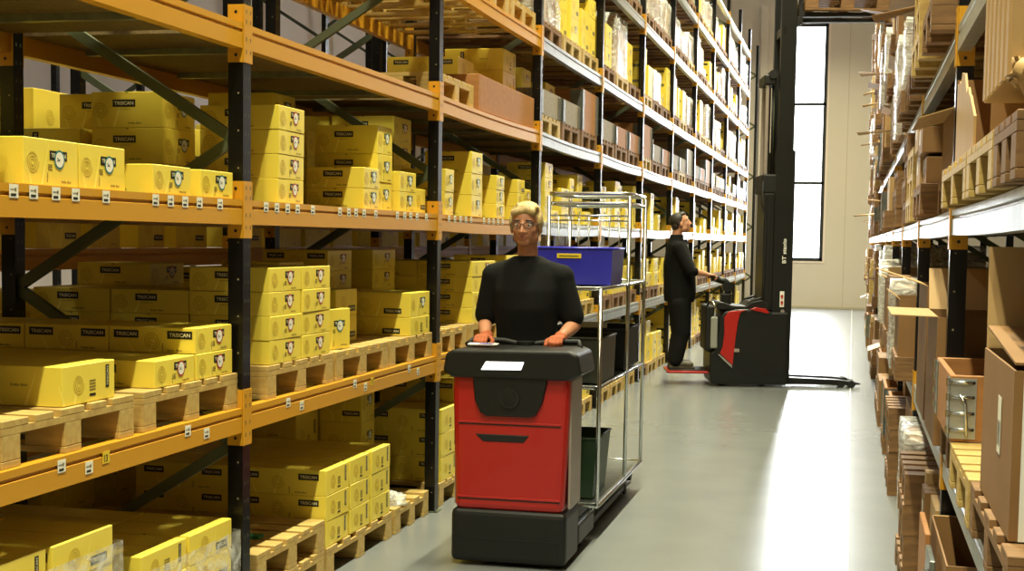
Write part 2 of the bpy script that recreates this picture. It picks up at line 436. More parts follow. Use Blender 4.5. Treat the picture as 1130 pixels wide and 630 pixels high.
for bay in range(11):
    y = GY(bay-1)+.075
    for i, z in enumerate(RV):
        if y+BT > 36.6: continue
        beam(RX, y, z, -1, f'silvery front beam of the {SHELF[i+1]}, {BTAG[bay]} of the brown-goods rack', 'front beams of the brown rack', .006, mt='galv_beam')
        if bay < 3: beam(RX+1.1, y, z, 1, f'rear beam of the {SHELF[i+1]}, {BTAG[bay]} of the brown-goods rack', 'rear beams of the brown rack')
    if y+BT < 36.6:
        deck(RX+.055, RX+1.045, y+.005, RV[1], f'chipboard deck of the head-high shelf, {BTAG[bay]} of the brown-goods rack', 'shelf decks of the brown rack')
for bay in range(7):
    y = FY(bay-1)+.075
    for z, nm in ((.7, 'low'), (1.57, 'middle'), (2.62, 'high')):
        beam(-3.72, y, z, 1, f'orange {nm} beam in {BTAG[bay]} of the row backing the yellow rack', 'beams of the row behind')

# price labels on the beams
def price_mesh(yellow=False):
    b = MB(); m = 'yellow_label' if yellow else 'label_white'
    b.box(0, .0012, 0, .046, 0, .04, m)
    o = (.0016, 0, 0); X = (0, 1, 0); Z = (0, 0, 1)
    if yellow: b.text('13', o, X, Z, .008, .032, .006, .03, 'print_black')
    else:
        b.rect(o, X, Z, .006, .034, .005, .013, 'print_black')
        for k in range(5): b.rect(o, X, Z, .005+k*.005, .008+k*.005, .022, .027, 'print_black')
        b.rect(o, X, Z, .028, .035, .019, .03, 'print_grey')
    return b.mesh('price_label')
pm, py = price_mesh(), price_mesh(True)
def labels(bay, lvl, ys, dz=-.062, me=None):
    t = beams[(bay, lvl)]
    for y in ys: link('price_label', me or pm, t, (.0005, y-(FY(bay-1)+.075), dz))
for y in (3.74, 3.845, 3.97, 4.085, 4.275, 4.62, 4.735, 4.85, 4.97, 5.15): labels(0, 1, [y], -.043)
labels(1, 1, (5.6, 5.715, 5.835, 5.95, 6.134, 6.488, 6.614, 6.718, 6.839, 7.02, 7.38, 7.51, 7.62, 7.74, 7.92), -.043)
labels(2, 1, [8.4+.13*i+(.2 if i > 4 else 0)+(.2 if i > 9 else 0) for i in range(14)], -.043)
labels(3, 1, [11.2+.17*i for i in range(14)], -.043); labels(4, 1, [14+.17*i for i in range(14)], -.043)
labels(0, 0, (3.99, 4.87), -.05); labels(0, 0, (4.156, 5.03), -.08); labels(0, 0, (4.266,), -.062, py)
labels(1, 0, (5.85, 6.72, 7.62), -.05); labels(1, 0, (6.01, 6.88, 7.79), -.08); labels(1, 0, (6.985,), -.062, py)
labels(2, 0, (8.7, 9.6, 10.4), -.05); labels(2, 0, (8.85, 9.75, 10.55), -.08)

# ------------------------------------------------------------------ cartons
_cm = {}
def logo(b, o, X, Z, cx, cz, w, txt=True, vert=False):
    h = w*.29
    if vert:
        b.rect(o, X, Z, cx-h/2, cx+h/2, cz-w/2, cz+w/2, 'print_black')
        n = tuple(.0006*c for c in Vector(X).cross(Vector(Z)))
        if txt: b.text('TRISCAN', Vector(o)+Vector(n), Vector(Z), -Vector(X), cz-w*.42, cz+w*.42, -cx-h*.24, -cx+h*.24, 'print_white')
    else:
        b.rect(o, X, Z, cx-w/2, cx+w/2, cz-h/2, cz+h/2, 'print_black')
        n = tuple(.0006*c for c in Vector(X).cross(Vector(Z)))
        if txt: b.text('TRISCAN', Vector(o)+Vector(n), X, Z, cx-w*.42, cx+w*.42, cz-h*.24, cz+h*.24, 'print_white')
def face_print(b, o, X, Z, W, H, kind, near):
    """print on a carton face with its lower corner at o, W wide and H high"""
    n = Vector(X).cross(Vector(Z)); o2 = Vector(o)+n*.0009
    if near:
        k = {'front': .3, 'two': .45, 'ring_r': .38, 'ring_t': .3, 'side': .2, 'low': .5, 'vert': .7}[kind]; o3 = Vector(o)-n*.0004
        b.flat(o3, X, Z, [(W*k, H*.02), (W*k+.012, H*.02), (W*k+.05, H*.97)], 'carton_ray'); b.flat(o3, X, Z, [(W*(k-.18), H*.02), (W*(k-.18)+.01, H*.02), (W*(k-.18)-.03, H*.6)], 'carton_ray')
    lw = min(.105, W*.42)
    if kind == 'front':
        logo(b, o, X, Z, W*.46, H*.68, lw, near)
        if near:
            b.text('brake discs', o, X, Z, W*.52, W*.52+.06, H*.1, H*.1+.009, 'print_grey')
            b.text('smartparts', o, X, Z, W*.46-.03, W*.46+.03, H*.68-.028, H*.68-.023, 'print_grey')
            b.spiral(o, X, Z, W*.13, H*.5, min(.035, H*.34), 'carton_print')
            b.rect(o, X, Z, W*.5-.006, W*.5+.006, H-.006, H-.002, 'print_grey')
    elif kind == 'two':
        logo(b, o, X, Z, W*.2, H*.72, lw, near); logo(b, o, X, Z, W*.82, H*.72, lw, near)
        if near:
            b.spiral(o, X, Z, W*.5, H*.5, min(.035, H*.36), 'carton_print'); b.text('brake discs', o, X, Z, W*.68, W*.68+.06, H*.08, H*.08+.009, 'print_grey')
            b.text('brake', o, Z, -Vector(X), H*.08, H*.08+.03, -W*.62-.004, -W*.62+.004, 'print_grey')
    elif kind in ('ring_r', 'ring_t'):
        c = 'label_red' if kind == 'ring_r' else 'teal'
        cx = W*.64; cz = H*.58; lw = min(.1, W*.38); r = min(.03, H*.3)
        logo(b, o, X, Z, cx-.005, cz+.012, lw, near)
        b.disc(o2, X, Z, cx, cz, r, r, c, 20); b.disc(o2+n*.0004, X, Z, cx, cz, r*.8, r*.8, 'label_white', 20)
        if near:
            b.text('2x', o2+n*.0008, X, Z, cx-r*.5, cx+r*.1, cz-.005, cz+.006, 'print_black')
            for k in range(3): b.rect(o, X, Z, cx-r-.035, cx-r-.01, cz-.02-k*.007, cz-.017-k*.007, 'print_grey')
            b.spiral(o, X, Z, W*.16, H*.5, min(.035, H*.34), 'carton_print')
            b.text('brake discs', o, X, Z, W*.68, min(W*.68+.055, W*.97), H*.08, H*.08+.009, 'print_grey')
            b.text('brake', o, Z, -Vector(X), H*.08, H*.08+.03, -W*.42-.004, -W*.42+.004, 'print_grey')
    elif kind == 'side':
        logo(b, o, X, Z, W*.85, H*.6, min(.08, H*.6), near, True)
        if near:
            b.spiral(o, X, Z, W*.3, H*.5, min(.035, H*.34), 'carton_print')
            b.rect(o, X, Z, W*.5, W*.62, H*.15, H*.22, 'print_black')
            for k in range(4): b.rect(o, X, Z, W*.5, W*.62, H*.3+k*.01, H*.3+k*.01+.004, 'print_grey')
    elif kind == 'low':
        logo(b, o, X, Z, W*.75, H*.25, lw, near)
        if near: b.spiral(o, X, Z, W*.35, H*.5, min(.04, H*.36), 'carton_print')
    elif kind == 'vert':
        logo(b, o, X, Z, W*.3, H*.55, min(.1, H*.7), near, True)
        if near: b.text('brake discs', o, X, Z, W*.6, W*.6+.06, H*.5, H*.5+.009, 'print_grey')
def carton_mesh(wx, wy, h, front='front', aisle='ring_r', side=1, near=True, base='carton_yellow'):
    key = (round(wx, 3), round(wy, 3), round(h, 3), front, aisle, side, near, base)
    if key in _cm: return _cm[key]
    b = MB()
    if near: b.rbox(-wx/2, wx/2, -wy/2, wy/2, 0, h, base, .0025, 1)
    else: b.box(-wx/2, wx/2, -wy/2, wy/2, 0, h, base)
    e = .0008
    if base == 'carton_yellow':
        if front: face_print(b, (-wx/2, -wy/2-e, 0), (1, 0, 0), (0, 0, 1), wx, h, front, near)
        if aisle:
            if side > 0: face_print(b, (wx/2+e, -wy/2, 0), (0, 1, 0), (0, 0, 1), wy, h, aisle, near)
            else: face_print(b, (-wx/2-e, wy/2, 0), (0, -1, 0), (0, 0, 1), wy, h, aisle, near)
        if near: b.rect((0, 0, h+e), (1, 0, 0), (0, 1, 0), -wx/2, wx/2, -.0015, .0015, 'print_grey')
    else:
        b.rect((0, 0, h+e), (1, 0, 0), (0, 1, 0), -wx/2, wx/2, -.025, .025, 'kraft_pale')
        b.rect((0, -wy/2-e, 0), (1, 0, 0), (0, 0, 1), -.025, .025, h*.82, h, 'kraft_pale')
        b.rect((0, -wy/2-e, 0), (1, 0, 0), (0, 0, 1), wx*.15, wx*.15+.09, h*.3, h*.3+.06, 'label_white')
        xs = wx/2+e if side > 0 else -wx/2-e
        b.rect((xs, 0, 0), (0, side, 0), (0, 0, 1), -wy*.3, -wy*.3+.1, h*.4, h*.4+.07, 'label_white')
    _cm[key] = b.mesh('carton'); return _cm[key]
n_carton = {'y': 0, 'k': 0}
CAP = 296
stuff = {'y': MB(), 'k': MB(), 'p': MB()}
LAYER = lambda i, n: 'only layer' if n == 1 else ('bottom layer' if i == 0 else ('top layer' if i == n-1 else ORD[i]+' layer'))
_cnt = {}
def nxt(*k):
    _cnt[k] = _cnt.get(k, 0)+1; return ORD[_cnt[k]-1]
def put_carton(me, loc, rz, label, kind, group):
    if n_carton[kind] >= CAP:
        q = Matrix.Translation(loc) @ Matrix.Rotation(rz, 4, 'Z'); s = stuff[kind]; base = len(s.v)
        s.v += [tuple(q @ v.co) for v in me.vertices]
        for p in me.polygons:
            s.f.append(tuple(base+i for i in p.vertices)); s.m.append(s.mi(me.materials[p.material_index].name if me.materials[p.material_index].name in M else 'kraft')); s.sm.append(False)
        return None
    n_carton[kind] += 1
    return tag(link('carton' if kind == 'y' else 'cardboard_box', me, None, loc, rz), label, 'carton' if kind == 'y' else 'cardboard box', group)
def Y(bay, lvl, y0, y1, z0, h, n, wx=.37, xf=-2.43, front='front', aisle='ring_r', cols=1, hs=None, near=True, jit=.004, mix=None, ns=None):
    """a stack of yellow cartons; cols columns deep into the rack"""
    o = nxt('y', bay, lvl)
    for c in range(cols):
        nn = ns[c] if ns else n
        for i in range(nn):
            a = aisle if not mix else random.choice(mix)
            me = carton_mesh(wx, y1-y0-.004, h-.001, front, a, 1, near)
            cn = '' if cols == 1 else (' outer' if c == 0 else (' middle' if c == 1 and cols == 3 else ' inner'))
            lab = f"yellow carton, {LAYER(i, nn)} of{cn} {o} stack, {SHELF[lvl]}, {BTAG[bay]} of yellow rack"
            put_carton(me, (xf-wx/2-c*(wx+.006)+random.uniform(-jit, 0), (y0+y1)/2+random.uniform(-jit, jit)*.5, z0+i*h), random.uniform(-.012, .012)*(jit/.004)*.5, lab, 'y', f'yellow cartons on the yellow rack')

# ------------------------------------------------------------------ pallets
def pallet_parts(wood='pine', wy=.8, lx=1.2):
    d = {}; bl = .145; bw = [.145, .1, .145, .1, .145] if wy > .7 else [.1, .1, .1, .1]
    b = MB(); n = len(bw); gap = (wy-sum(bw))/(n-1); y = -wy/2
    for w_ in bw:
        b.rbox(-lx/2, lx/2, y, y+w_, .122, .144, wood, .002, 1); y += w_+gap
    for x in (-lx/2, -bl/2, lx/2-bl): b.box(x, x+bl, -wy/2, wy/2, .1, .1215, wood)
    d['top_deck'] = b.mesh('top_deck')
    b = MB(); b.rbox(-bl/2, bl/2, -.05, .05, .022, .1, wood, .003, 1); d['block'] = b.mesh('block')
    b = MB(); b.rbox(-lx/2, lx/2, -.05, .05, 0, .022, wood, .002, 1); d['bottom_board'] = b.mesh('bottom_board')
    return d
_pp = {}
def pallet_mesh(wood, wy=.8, lx=1.2):
    k = ('pm', wood, wy, lx)
    if k in _pp: return _pp[k]
    b = MB(); n = 5 if wy > .7 else 4; bw = .11
    for i in range(n):
        y = -wy/2+(wy-bw)*i/(n-1); b.box(-lx/2, lx/2, y, y+bw, .122, .144, wood)
    for x in (-lx/2, -.07, lx/2-.145): b.box(x, x+.145, -wy/2, wy/2, .1, .122, wood)
    for y in (-wy/2, -.05, wy/2-.1):
        b.box(-lx/2, lx/2, y, y+.1, 0, .022, wood)
        for x in (-lx/2, -.07, lx/2-.145): b.box(x, x+.145, y, y+.1, .022, .1, wood)
    _pp[k] = b.mesh('pallet'); return _pp[k]
n_pal = [0]
def pallet(x, y, z, lab, group, wood='pine', wy=.8, lx=1.2, near=False, rz=0, far=False):
    if far or n_pal[0] >= 294:
        me = pallet_mesh(wood, wy, lx); q = Matrix.Translation((x, y, z)) @ Matrix.Rotation(rz, 4, 'Z'); s = stuff['p']; base = len(s.v)
        s.v += [tuple(q @ v.co) for v in me.vertices]
        for p in me.polygons: s.f.append(tuple(base+i for i in p.vertices)); s.m.append(s.mi(wood)); s.sm.append(False)
        return
    n_pal[0] += 1
    if not near:
        return tag(link('pallet', pallet_mesh(wood, wy, lx), None, (x, y, z), rz), lab, 'pallet', group)
    k = (wood, wy, lx)
    if k not in _pp: _pp[k] = pallet_parts(*k)
    d = _pp[k]; t = thing('pallet', lab, 'pallet', (x, y, z), rz, group)
    link('top_deck', d['top_deck'], t)
    for yy in (-wy/2+.05, 0, wy/2-.05):
        link('bottom_board', d['bottom_board'], t, (0, yy, 0))
        for xx in (-lx/2+.0725, 0, lx/2-.0725): link('block', d['block'], t, (xx, yy, 0))
    return t
def LP(bay, lvl, y0, y1=None, x=None, z=None, wood='pine', near=True, rz=0, lx=1.2):
    wy = .8 if y1 is None else round(y1-y0, 2)
    z = z if z is not None else (0.0005 if lvl == 0 else LV[lvl-1]+.0005)
    return pallet((-2.425-.6) if x is None else x, y0+wy/2, z, f"wooden pallet, {nxt('pl', bay, lvl)} on the {SHELF[lvl] if lvl else 'floor'} of {BTAG[bay]}, yellow rack", 'pallets in the yellow rack', wood, wy, lx, near=near, rz=rz)

Z1, Z2, Z3 = LV[0]+.146, LV[1]+.001, LV[2]+.001
# ---- head-high shelf, first bay
Y(0, 2, 3.4, 3.80, Z2, .145, 1, .36, -2.47, aisle='ring_t'); Y(0, 2, 3.86, 4.175, Z2, .145, 1, .4, aisle='ring_t'); Y(0, 2, 4.18, 4.48, Z2, .145, 1, .4, aisle='ring_t')
Y(0, 2, 4.66, 4.96, Z2, .105, 1, .34, -2.42, aisle='ring_t'); Y(0, 2, 5.04, 5.33, Z2, .105, 1, .34, -2.42, aisle='ring_t')
# ---- waist shelf, first bay
LP(0, 1, 2.75, 3.55, near=False); LP(0, 1, 3.72); LP(0, 1, 4.585)
Y(0, 1, 4.08, 4.42, Z1, .13, 1, .46, -2.44, front='vert', aisle='side', cols=2)
Y(0, 1, 3.74, 4.06, Z1, .001, 0)
Y(0, 1, 4.70, 5.02, Z1, .1, 1, .385, -2.435, front='front', cols=3)
Y(0, 1, 5.03, 5.36, Z1, .1, 2, .365, -2.435, front='two', cols=3)
# ---- floor, first bay
LP(0, 0, 3.6, 4.4, x=-3.01); LP(0, 0, 4.56, x=-3.01)
Y(0, 0, 3.62, 3.98, .146, .128, 4, .4, -2.44, front='two', aisle='side', cols=3)
Y(0, 0, 4.0, 4.38, .146, .128, 4, .4, -2.43, front='two', aisle='low', cols=3)
Y(0, 0, 4.58, 4.94, .146, .118, 3, .38, -2.43, front='vert', aisle='side', cols=3)
Y(0, 0, 4.96, 5.34, .146, .118, 3, .38, -2.43, front='front', aisle='low', cols=3, ns=[3, 3, 3])
Y(0, 0, 4.45, 4.56, .001, .1, 0)
# ---- head-high shelf, second bay
Y(1, 2, 5.50, 5.80, Z2, .15, 3, .33, -2.81, aisle='ring_t')
Y(1, 2, 5.5, 5.8, Z2, .15, 2, .3, -3.2, aisle='side', front='vert')
Y(1, 2, 5.82, 6.12, Z2, .1055, 4, .37, -2.43, mix=('ring_r', 'ring_r', 'ring_t'))
Y(1, 2, 5.86, 6.2, Z2, .16, 3, .36, -3.15, front='front', aisle='side')
Y(1, 2, 6.3, 6.58, Z2, .15, 2, .34, -2.62, aisle='ring_r')
Y(1, 2, 6.93, 7.18, Z2, .106, 2, .31, -2.43, aisle='ring_t')
Y(1, 2, 7.20, 7.45, Z2, .1485, 3, .35, -2.45, aisle='ring_t')
Y(1, 2, 7.0, 7.3, Z2, .15, 4, .37, -2.95, aisle='ring_t')
Y(1, 2, 7.52, 7.82, Z2, .11, 2, .28, -2.43, aisle='ring_t')
Y(1, 2, 7.90, 8.12, Z2, .14, 1, .28, -2.46, aisle='low')
Y(1, 2, 7.6, 7.95, Z2, .15, 3, .36, -3.0, aisle='ring_r')
# ---- waist shelf, second bay
LP(1, 1, 5.69); LP(1, 1, 6.53); LP(1, 1, 7.36, 8.16)
Y(1, 1, 5.73, 6.09, Z1, .105, 4, .375, -2.43, cols=3, ns=[4, 3, 3])
Y(1, 1, 6.105, 6.46, Z1, .105, 4, .375, -2.43, cols=3, ns=[4, 2, 4])
Y(1, 1, 7.05, 7.38, Z1, .14, 2, .3, -2.62, front='vert', aisle='low')
Y(1, 1, 7.05, 7.4, Z1, .14, 3, .33, -2.94, front='front', aisle='low')
Y(1, 1, 7.74, 8.12, Z1, .105, 1, .46, -2.43, aisle='side', front='low')
Y(1, 1, 7.74, 8.12, Z1+.1055, .14, 1, .42, -2.43, aisle='ring_t', front='low')
Y(1, 1, 7.7, 8.1, Z1, .12, 4, .4, -2.91, front='two', aisle='ring_r')
Y(1, 1, 6.7, 7.0, Z1, .13, 3, .35, -3.1, front='front', aisle='side')
me = carton_mesh(.17, .26, .2, 'vert', 'ring_t', 1, True)
tc = tag(link('carton', me, None, (-2.56, 6.68, Z1+.001), -.22), 'small yellow carton standing askew alone on an empty pallet, waist-high shelf', 'carton')
# ---- floor, second bay
pallet(-3.03, 6.0, .0005, 'lower of two empty stacked pallets on floor, second bay of the yellow rack', 'pallets in the yellow rack', near=True)
pallet(-3.03, 6.0, .146, 'upper of two empty stacked pallets with a green plank, second yellow bay', 'pallets in the yellow rack', near=True)
bb = MB(); bb.box(-.3, .3, -.03, .03, 0, .014, 'pallet_green'); tag(bb.build('green_plank', None, (-2.85, 5.92, .2905)), 'short green wooden plank lying on the empty stacked pallets', 'plank')
LP(1, 0, 6.42, 7.42)
for i, (a, c) in enumerate(((6.42, 6.74), (6.76, 7.06), (7.085, 7.395))):
    Y(1, 0, a, c, .146, .126, 3, .5, -2.43, front='two', aisle='side', cols=2)
LP(1, 0, 7.48, 8.12)
Y(1, 0, 7.3, 7.35, .1, .1, 0)
Y(1, 0, 7.50, 7.84, .146, .25, 3, .42, -3.02, front='vert', aisle='side')
Y(1, 0, 7.86, 8.1, .146, .21, 3, .26, -2.76, front='low', aisle='ring_t')
bb = MB(); random.seed(3)
bm_ = bmesh.new(); bmesh.ops.create_icosphere(bm_, subdivisions=4, radius=1)
for v in bm_.verts:
    n_ = math.sin(v.co.x*9+v.co.y*5)*math.cos(v.co.y*11-v.co.z*4)*.25+random.uniform(-.08, .08)
    v.co = Vector((v.co.x*.17*(1+n_), v.co.y*.12*(1+n_), max(0, v.co.z*.05*(1+n_*2)+.02)))
bb.bm(bm_, 'film', True); tag(bb.build('plastic_wrap', None, (-2.6, 7.62, .146)), 'crumpled clear plastic wrap lying on the low pallet beside the post', 'plastic wrap')
# ---- third bay (frames at 8.185 and 10.975)
Y(2, 2, 8.30, 8.40, Z2, .2, 0)
Y(2, 2, 8.43, 8.62, Z2, .14, 2, .28, -2.43, aisle='ring_t')
Y(2, 2, 8.36, 8.72, Z2, .149, 4, .4, -2.74, aisle='ring_r'); Y(2, 2, 8.36, 8.72, Z2, .149, 4, .4, -3.16, aisle='ring_r')
Y(2, 2, 9.04, 9.32, Z2, .141, 3, .32, -2.43, aisle='ring_t'); Y(2, 2, 9.36, 9.6, Z2, .12, 2, .3, -2.5, aisle='ring_t')
Y(2, 2, 9.71, 9.94, Z2, .1, 3, .3, -2.43, aisle='ring_t'); Y(2, 2, 10.0, 10.25, Z2, .1, 2, .3, -2.5, aisle='ring_t')
Y(2, 2, 10.37, 10.6, Z2, .1, 3, .32, -2.43, aisle='low'); Y(2, 2, 10.66, 10.9, Z2, .12, 2, .32, -2.45, aisle='ring_r')
LP(2, 1, 8.28, 8.94); LP(2, 1, 9.02, 9.82); LP(2, 1, 10.0, 10.8)
Y(2, 1, 9.1, 9.7, Z1, .102, 4, .38, -2.43, cols=2, aisle='ring_r')
Y(2, 1, 8.45, 8.9, Z1, .12, 4, .4, -2.9, cols=1, aisle='ring_r')
Y(2, 1, 10.05, 10.4, Z1, .11, 4, .4, -2.43, aisle='ring_r'); Y(2, 1, 10.42, 10.75, Z1, .11, 3, .4, -2.43, aisle='ring_r')
LP(2, 0, 8.35); LP(2, 0, 9.25); LP(2, 0, 10.1)
for a, n in ((8.4, 3), (8.78, 4), (9.3, 4), (9.68, 3), (10.14, 3), (10.52, 4)): Y(2, 0, a, a+.36, .146, .15, n, .5, -2.43, front='two', aisle='side')
# third shelf, third bay: leaning pallets, a plank crate and cartons
LP(2, 3, 8.30, 9.10, near=True, lx=.6, x=-2.74)
def long_crate():
    t = thing('wooden_crate', 'long low brown wooden crate on the third shelf, third bay of the yellow rack', 'crate', (-3.0, 10.03, LV[2]+.001))
    for s in (-1, 1):
        b = MB(); b.rbox(-.57, .57, s*.82-.015, s*.82+.015, .0, .235, 'collar_wood', .003, 1); b.build('end_board', t)
        b = MB(); b.rbox(s*.555-.015, s*.555+.015, -.804, .804, .0, .235, 'collar_wood', .003, 1); b.build('side_board', t)
    b = MB(); b.box(-.54, .54, -.8, .8, .0, .02, 'old_wood'); b.build('bottom', t)
    b = MB()
    for i in range(5): b.box(-.54, .54, -.8+i*.325, -.5+i*.325, .205, .225, 'collar_wood')
    b.build('lid_boards', t)
long_crate()
Y(2, 3, 9.3, 9.7, LV[2]+.238, .13, 1, .5, -2.6, aisle='low', front='two'); Y(2, 3, 9.75, 10.2, LV[2]+.238, .13, 1, .5, -2.7, aisle='low', front='front')
Y(2, 3, 10.35, 10.75, LV[2]+.238, .16, 2, .45, -2.55, aisle='side', front='vert')
for i in range(3): LP(2, 4, 8.29+i*.88, near=False)

rng = random.Random(11)
# goods of the row behind, seen through the rack
YB = 'cartons in the row behind'
for bay in range(6):
    y0 = FY(bay-1)+.1
    for z, h, nm in ((.701, .72, 'low'), (1.571, .84, 'middle'), (.001, .56, 'floor')):
        y = y0; 
        while y < y0+2.3:
            wv = min(rng.uniform(.35, .6), y0+2.62-y); hh = rng.uniform(.8, 1)*h
            nl = 2 if hh < .6 else 3; me = carton_mesh(.56, math.floor(wv*10)/10, round(hh/nl, 2), 'front', rng.choice(('low', 'ring_r')), 1, True); kk = nxt('bk', bay, nm)
            for li in range(nl): put_carton(me, (-4.02-rng.uniform(0, .02), y+wv/2, z+li*(round(hh/nl, 2)+.001)), 0, f"yellow carton, {LAYER(li, nl)} of {kk} stack, {nm} level, {BTAG[bay]} of row behind", 'y', YB)
            y += round(wv, 1)+.04+rng.uniform(0, .06)

# ---- collars
_col = {}
def collar_mesh(h, wy=.8, lx=1.2, wood='collar_wood'):
    k = (round(h, 2), wy, lx, wood)
    if k in _col: return _col[k]
    b = MB(); t = .02
    b.box(-lx/2, lx/2, -wy/2, -wy/2+t, 0, h, wood); b.box(-lx/2, lx/2, wy/2-t, wy/2, 0, h, wood)
    b.box(-lx/2, -lx/2+t, -wy/2+t, wy/2-t, 0, h, wood); b.box(lx/2-t, lx/2, -wy/2+t, wy/2-t, 0, h, wood)
    for sx in (-1, 1):
        for sy in (-1, 1):
            x0, x1 = sorted((sx*(lx/2+.002), sx*(lx/2-.11))); y0, y1 = sorted((sy*(wy/2+.002), sy*(wy/2-.11)))
            b.box(x0, x1, sy*(wy/2)-(0 if sy > 0 else .003), sy*(wy/2)+(.003 if sy > 0 else 0), .01, h-.01, 'galvanised')
            b.box(sx*(lx/2)-(0 if sx > 0 else .003), sx*(lx/2)+(.003 if sx > 0 else 0), y0, y1, .01, h-.01, 'galvanised')
            b.cyl((sx*(lx/2+.004), sy*(wy/2+.004), .005), (sx*(lx/2+.004), sy*(wy/2+.004), h-.005), .006, 'galvanised', n=6)
    b.box(-lx/2+t, lx/2-t, -wy/2+t, wy/2-t, h*.55, h*.6, 'kraft')
    _col[k] = b.mesh('pallet_collar'); return _col[k]
def wrap_mesh(wx, wy, h, seed):
    r = random.Random(seed); bm = bmesh.new(); bmesh.ops.create_cube(bm, size=1); bmesh.ops.subdivide_edges(bm, edges=bm.edges[:], cuts=5, use_grid_fill=True)
    for v in bm.verts:
        tz = v.co.z+.5; k = 1-.18*max(0, tz-.75)*4*r.random()
        v.co = Vector((v.co.x*(wx+r.uniform(0, .03)), v.co.y*(wy+r.uniform(0, .02)), tz*h*(1 if tz < .99 else r.uniform(1.0, 1.06))))
    bmesh.ops.delete(bm, geom=[f for f in bm.faces if all(v.co.z < 1e-4 for v in f.verts)], context='FACES')
    b = MB(); b.bm(bm, 'film', True); return b.mesh('stretch_film')
wraps = [wrap_mesh(1.0, .8, 1, i) for i in range(5)]
_wr = {}
def kcarton(loc, wx, wy, h, label, group, side=1, near=False, rz=0, base='kraft'):
    me = carton_mesh(round(wx, 2), math.floor(wy*100)/100, max(.03, math.floor(h*100)/100), '', '', side, near, base)
    return put_carton(me, loc, rz, label, 'k', group)

def band(x0, x1, y0, y1, z0, z1, lab):
    b = MB(); e = .016; P = [(x0-e, y0-e), (x1+e, y0-e), (x1+e, y1+e), (x0-e, y1+e)]; vs = []; fs = []; m = 6; rr = random.Random(4)
    zs = [z0+(z1-z0)*i/m for i in range(m+1)]
    for z in zs:
        for x, y in P: vs.append((x+rr.uniform(0, .003)*(1 if x > (x0+x1)/2 else -1), y+rr.uniform(0, .003)*(1 if y > (y0+y1)/2 else -1), z))
    for i in range(m):
        for k in range(4): fs.append((i*4+k, i*4+(k+1) % 4, i*4+4+(k+1) % 4, i*4+4+k))
    b.add([(v[0]-(x0+x1)/2, v[1]-(y0+y1)/2, v[2]-z0) for v in vs], fs, 'film', True)
    tag(b.build('stretch_film', None, ((x0+x1)/2, (y0+y1)/2, z0)), lab, 'stretch film')
band(-3.66, -2.425, 3.61, 4.39, .30, .60, 'clear film band round the tall block of cartons on the floor, first yellow bay')
band(-3.61, -2.42, 4.57, 5.35, .22, .45, 'clear film band round the lower block of cartons beside the first black post')
# ------------------------------------------------------------------ yellow rack further along the aisle
rng = random.Random(11)
YG = 'loads standing in the yellow rack'
def load_pallet(bay, lvl, y, lim, style):
    z = LV[lvl-1]+.001 if lvl else .001
    wood = 'pine' if rng.random() < .25 else 'old_wood'
    pallet(-3.03, y+.4, z, f"wooden pallet, {nxt('pl', bay, lvl)} on the {SHELF[lvl] if lvl else 'floor'} of {BTAG[bay]}, yellow rack", 'pallets in the yellow rack', wood, near=bay < 4, far=bay > 6)
    z += .1455
    if style == 'collar':
        h = rng.choice((.2, .2, .38))
        tag(link('pallet_collar', collar_mesh(h, wood='collar_wood' if rng.random() < .35 else 'collar_grey'), None, (-3.03, y+.4, z)), f"wooden pallet collar with steel hinges, {nxt('co', bay, lvl)} on {SHELF[lvl]}, {BTAG[bay]} of yellow rack", 'pallet collar', 'pallet collars in the yellow rack')
        z += h+.002; lim -= h
        if lim > .2 and rng.random() < .6:
            hh = rng.uniform(.1, min(.22, lim)); a = rng.uniform(.25, .4)
            Y(bay, lvl, y+.1, y+.1+a, z, round(hh, 2), 1, .4, -2.6, near=bay < 5, aisle='ring_r')
        return
    if style == 'wrap':
        h = rng.uniform(.35, .72)*min(1, lim/.8); h = min(h, lim*.9)
        nl = max(2, int(h/.2)); hh = h/nl
        for a in (0, 1):
            for i in range(nl):
                kcarton((-2.93, y+.215+a*.37, z+i*hh), .9, .36, hh-.003, f"brown box in film, {LAYER(i, nl)} of {nxt('w', bay, lvl, i)} pile, {SHELF[lvl]}, {BTAG[bay]}, yellow rack", YG, base='kraft' if rng.random() < .5 else 'kraft_pale')
        w_ = link('stretch_film', rng.choice(wraps), None, (-2.93, y+.4, z)); w_.scale = (.95, .97, h+.015)
        tag(w_, f"clear stretch film round {nxt('wf', bay, lvl)} wrapped load, {SHELF[lvl]}, {BTAG[bay]} of yellow rack", 'stretch film', 'stretch film on loads in the yellow rack')
        return
    hh = rng.choice((.11, .14, .17)) if lvl < 4 else rng.choice((.14, .18, .22)); 
    for q in range(2):
        n = max(1, min(int(lim*.85/hh), rng.randint(1, 5) if lvl != 1 else rng.randint(1, 3)))
        if rng.random() < .1: continue
        Y(bay, lvl, y+.02+q*.39, y+.39+q*.39, z, hh, n, .5, -2.43-rng.uniform(0, .05), near=bay < 6, front='two' if hh < .2 else 'front', mix=('ring_r', 'side', 'low', 'ring_t'))
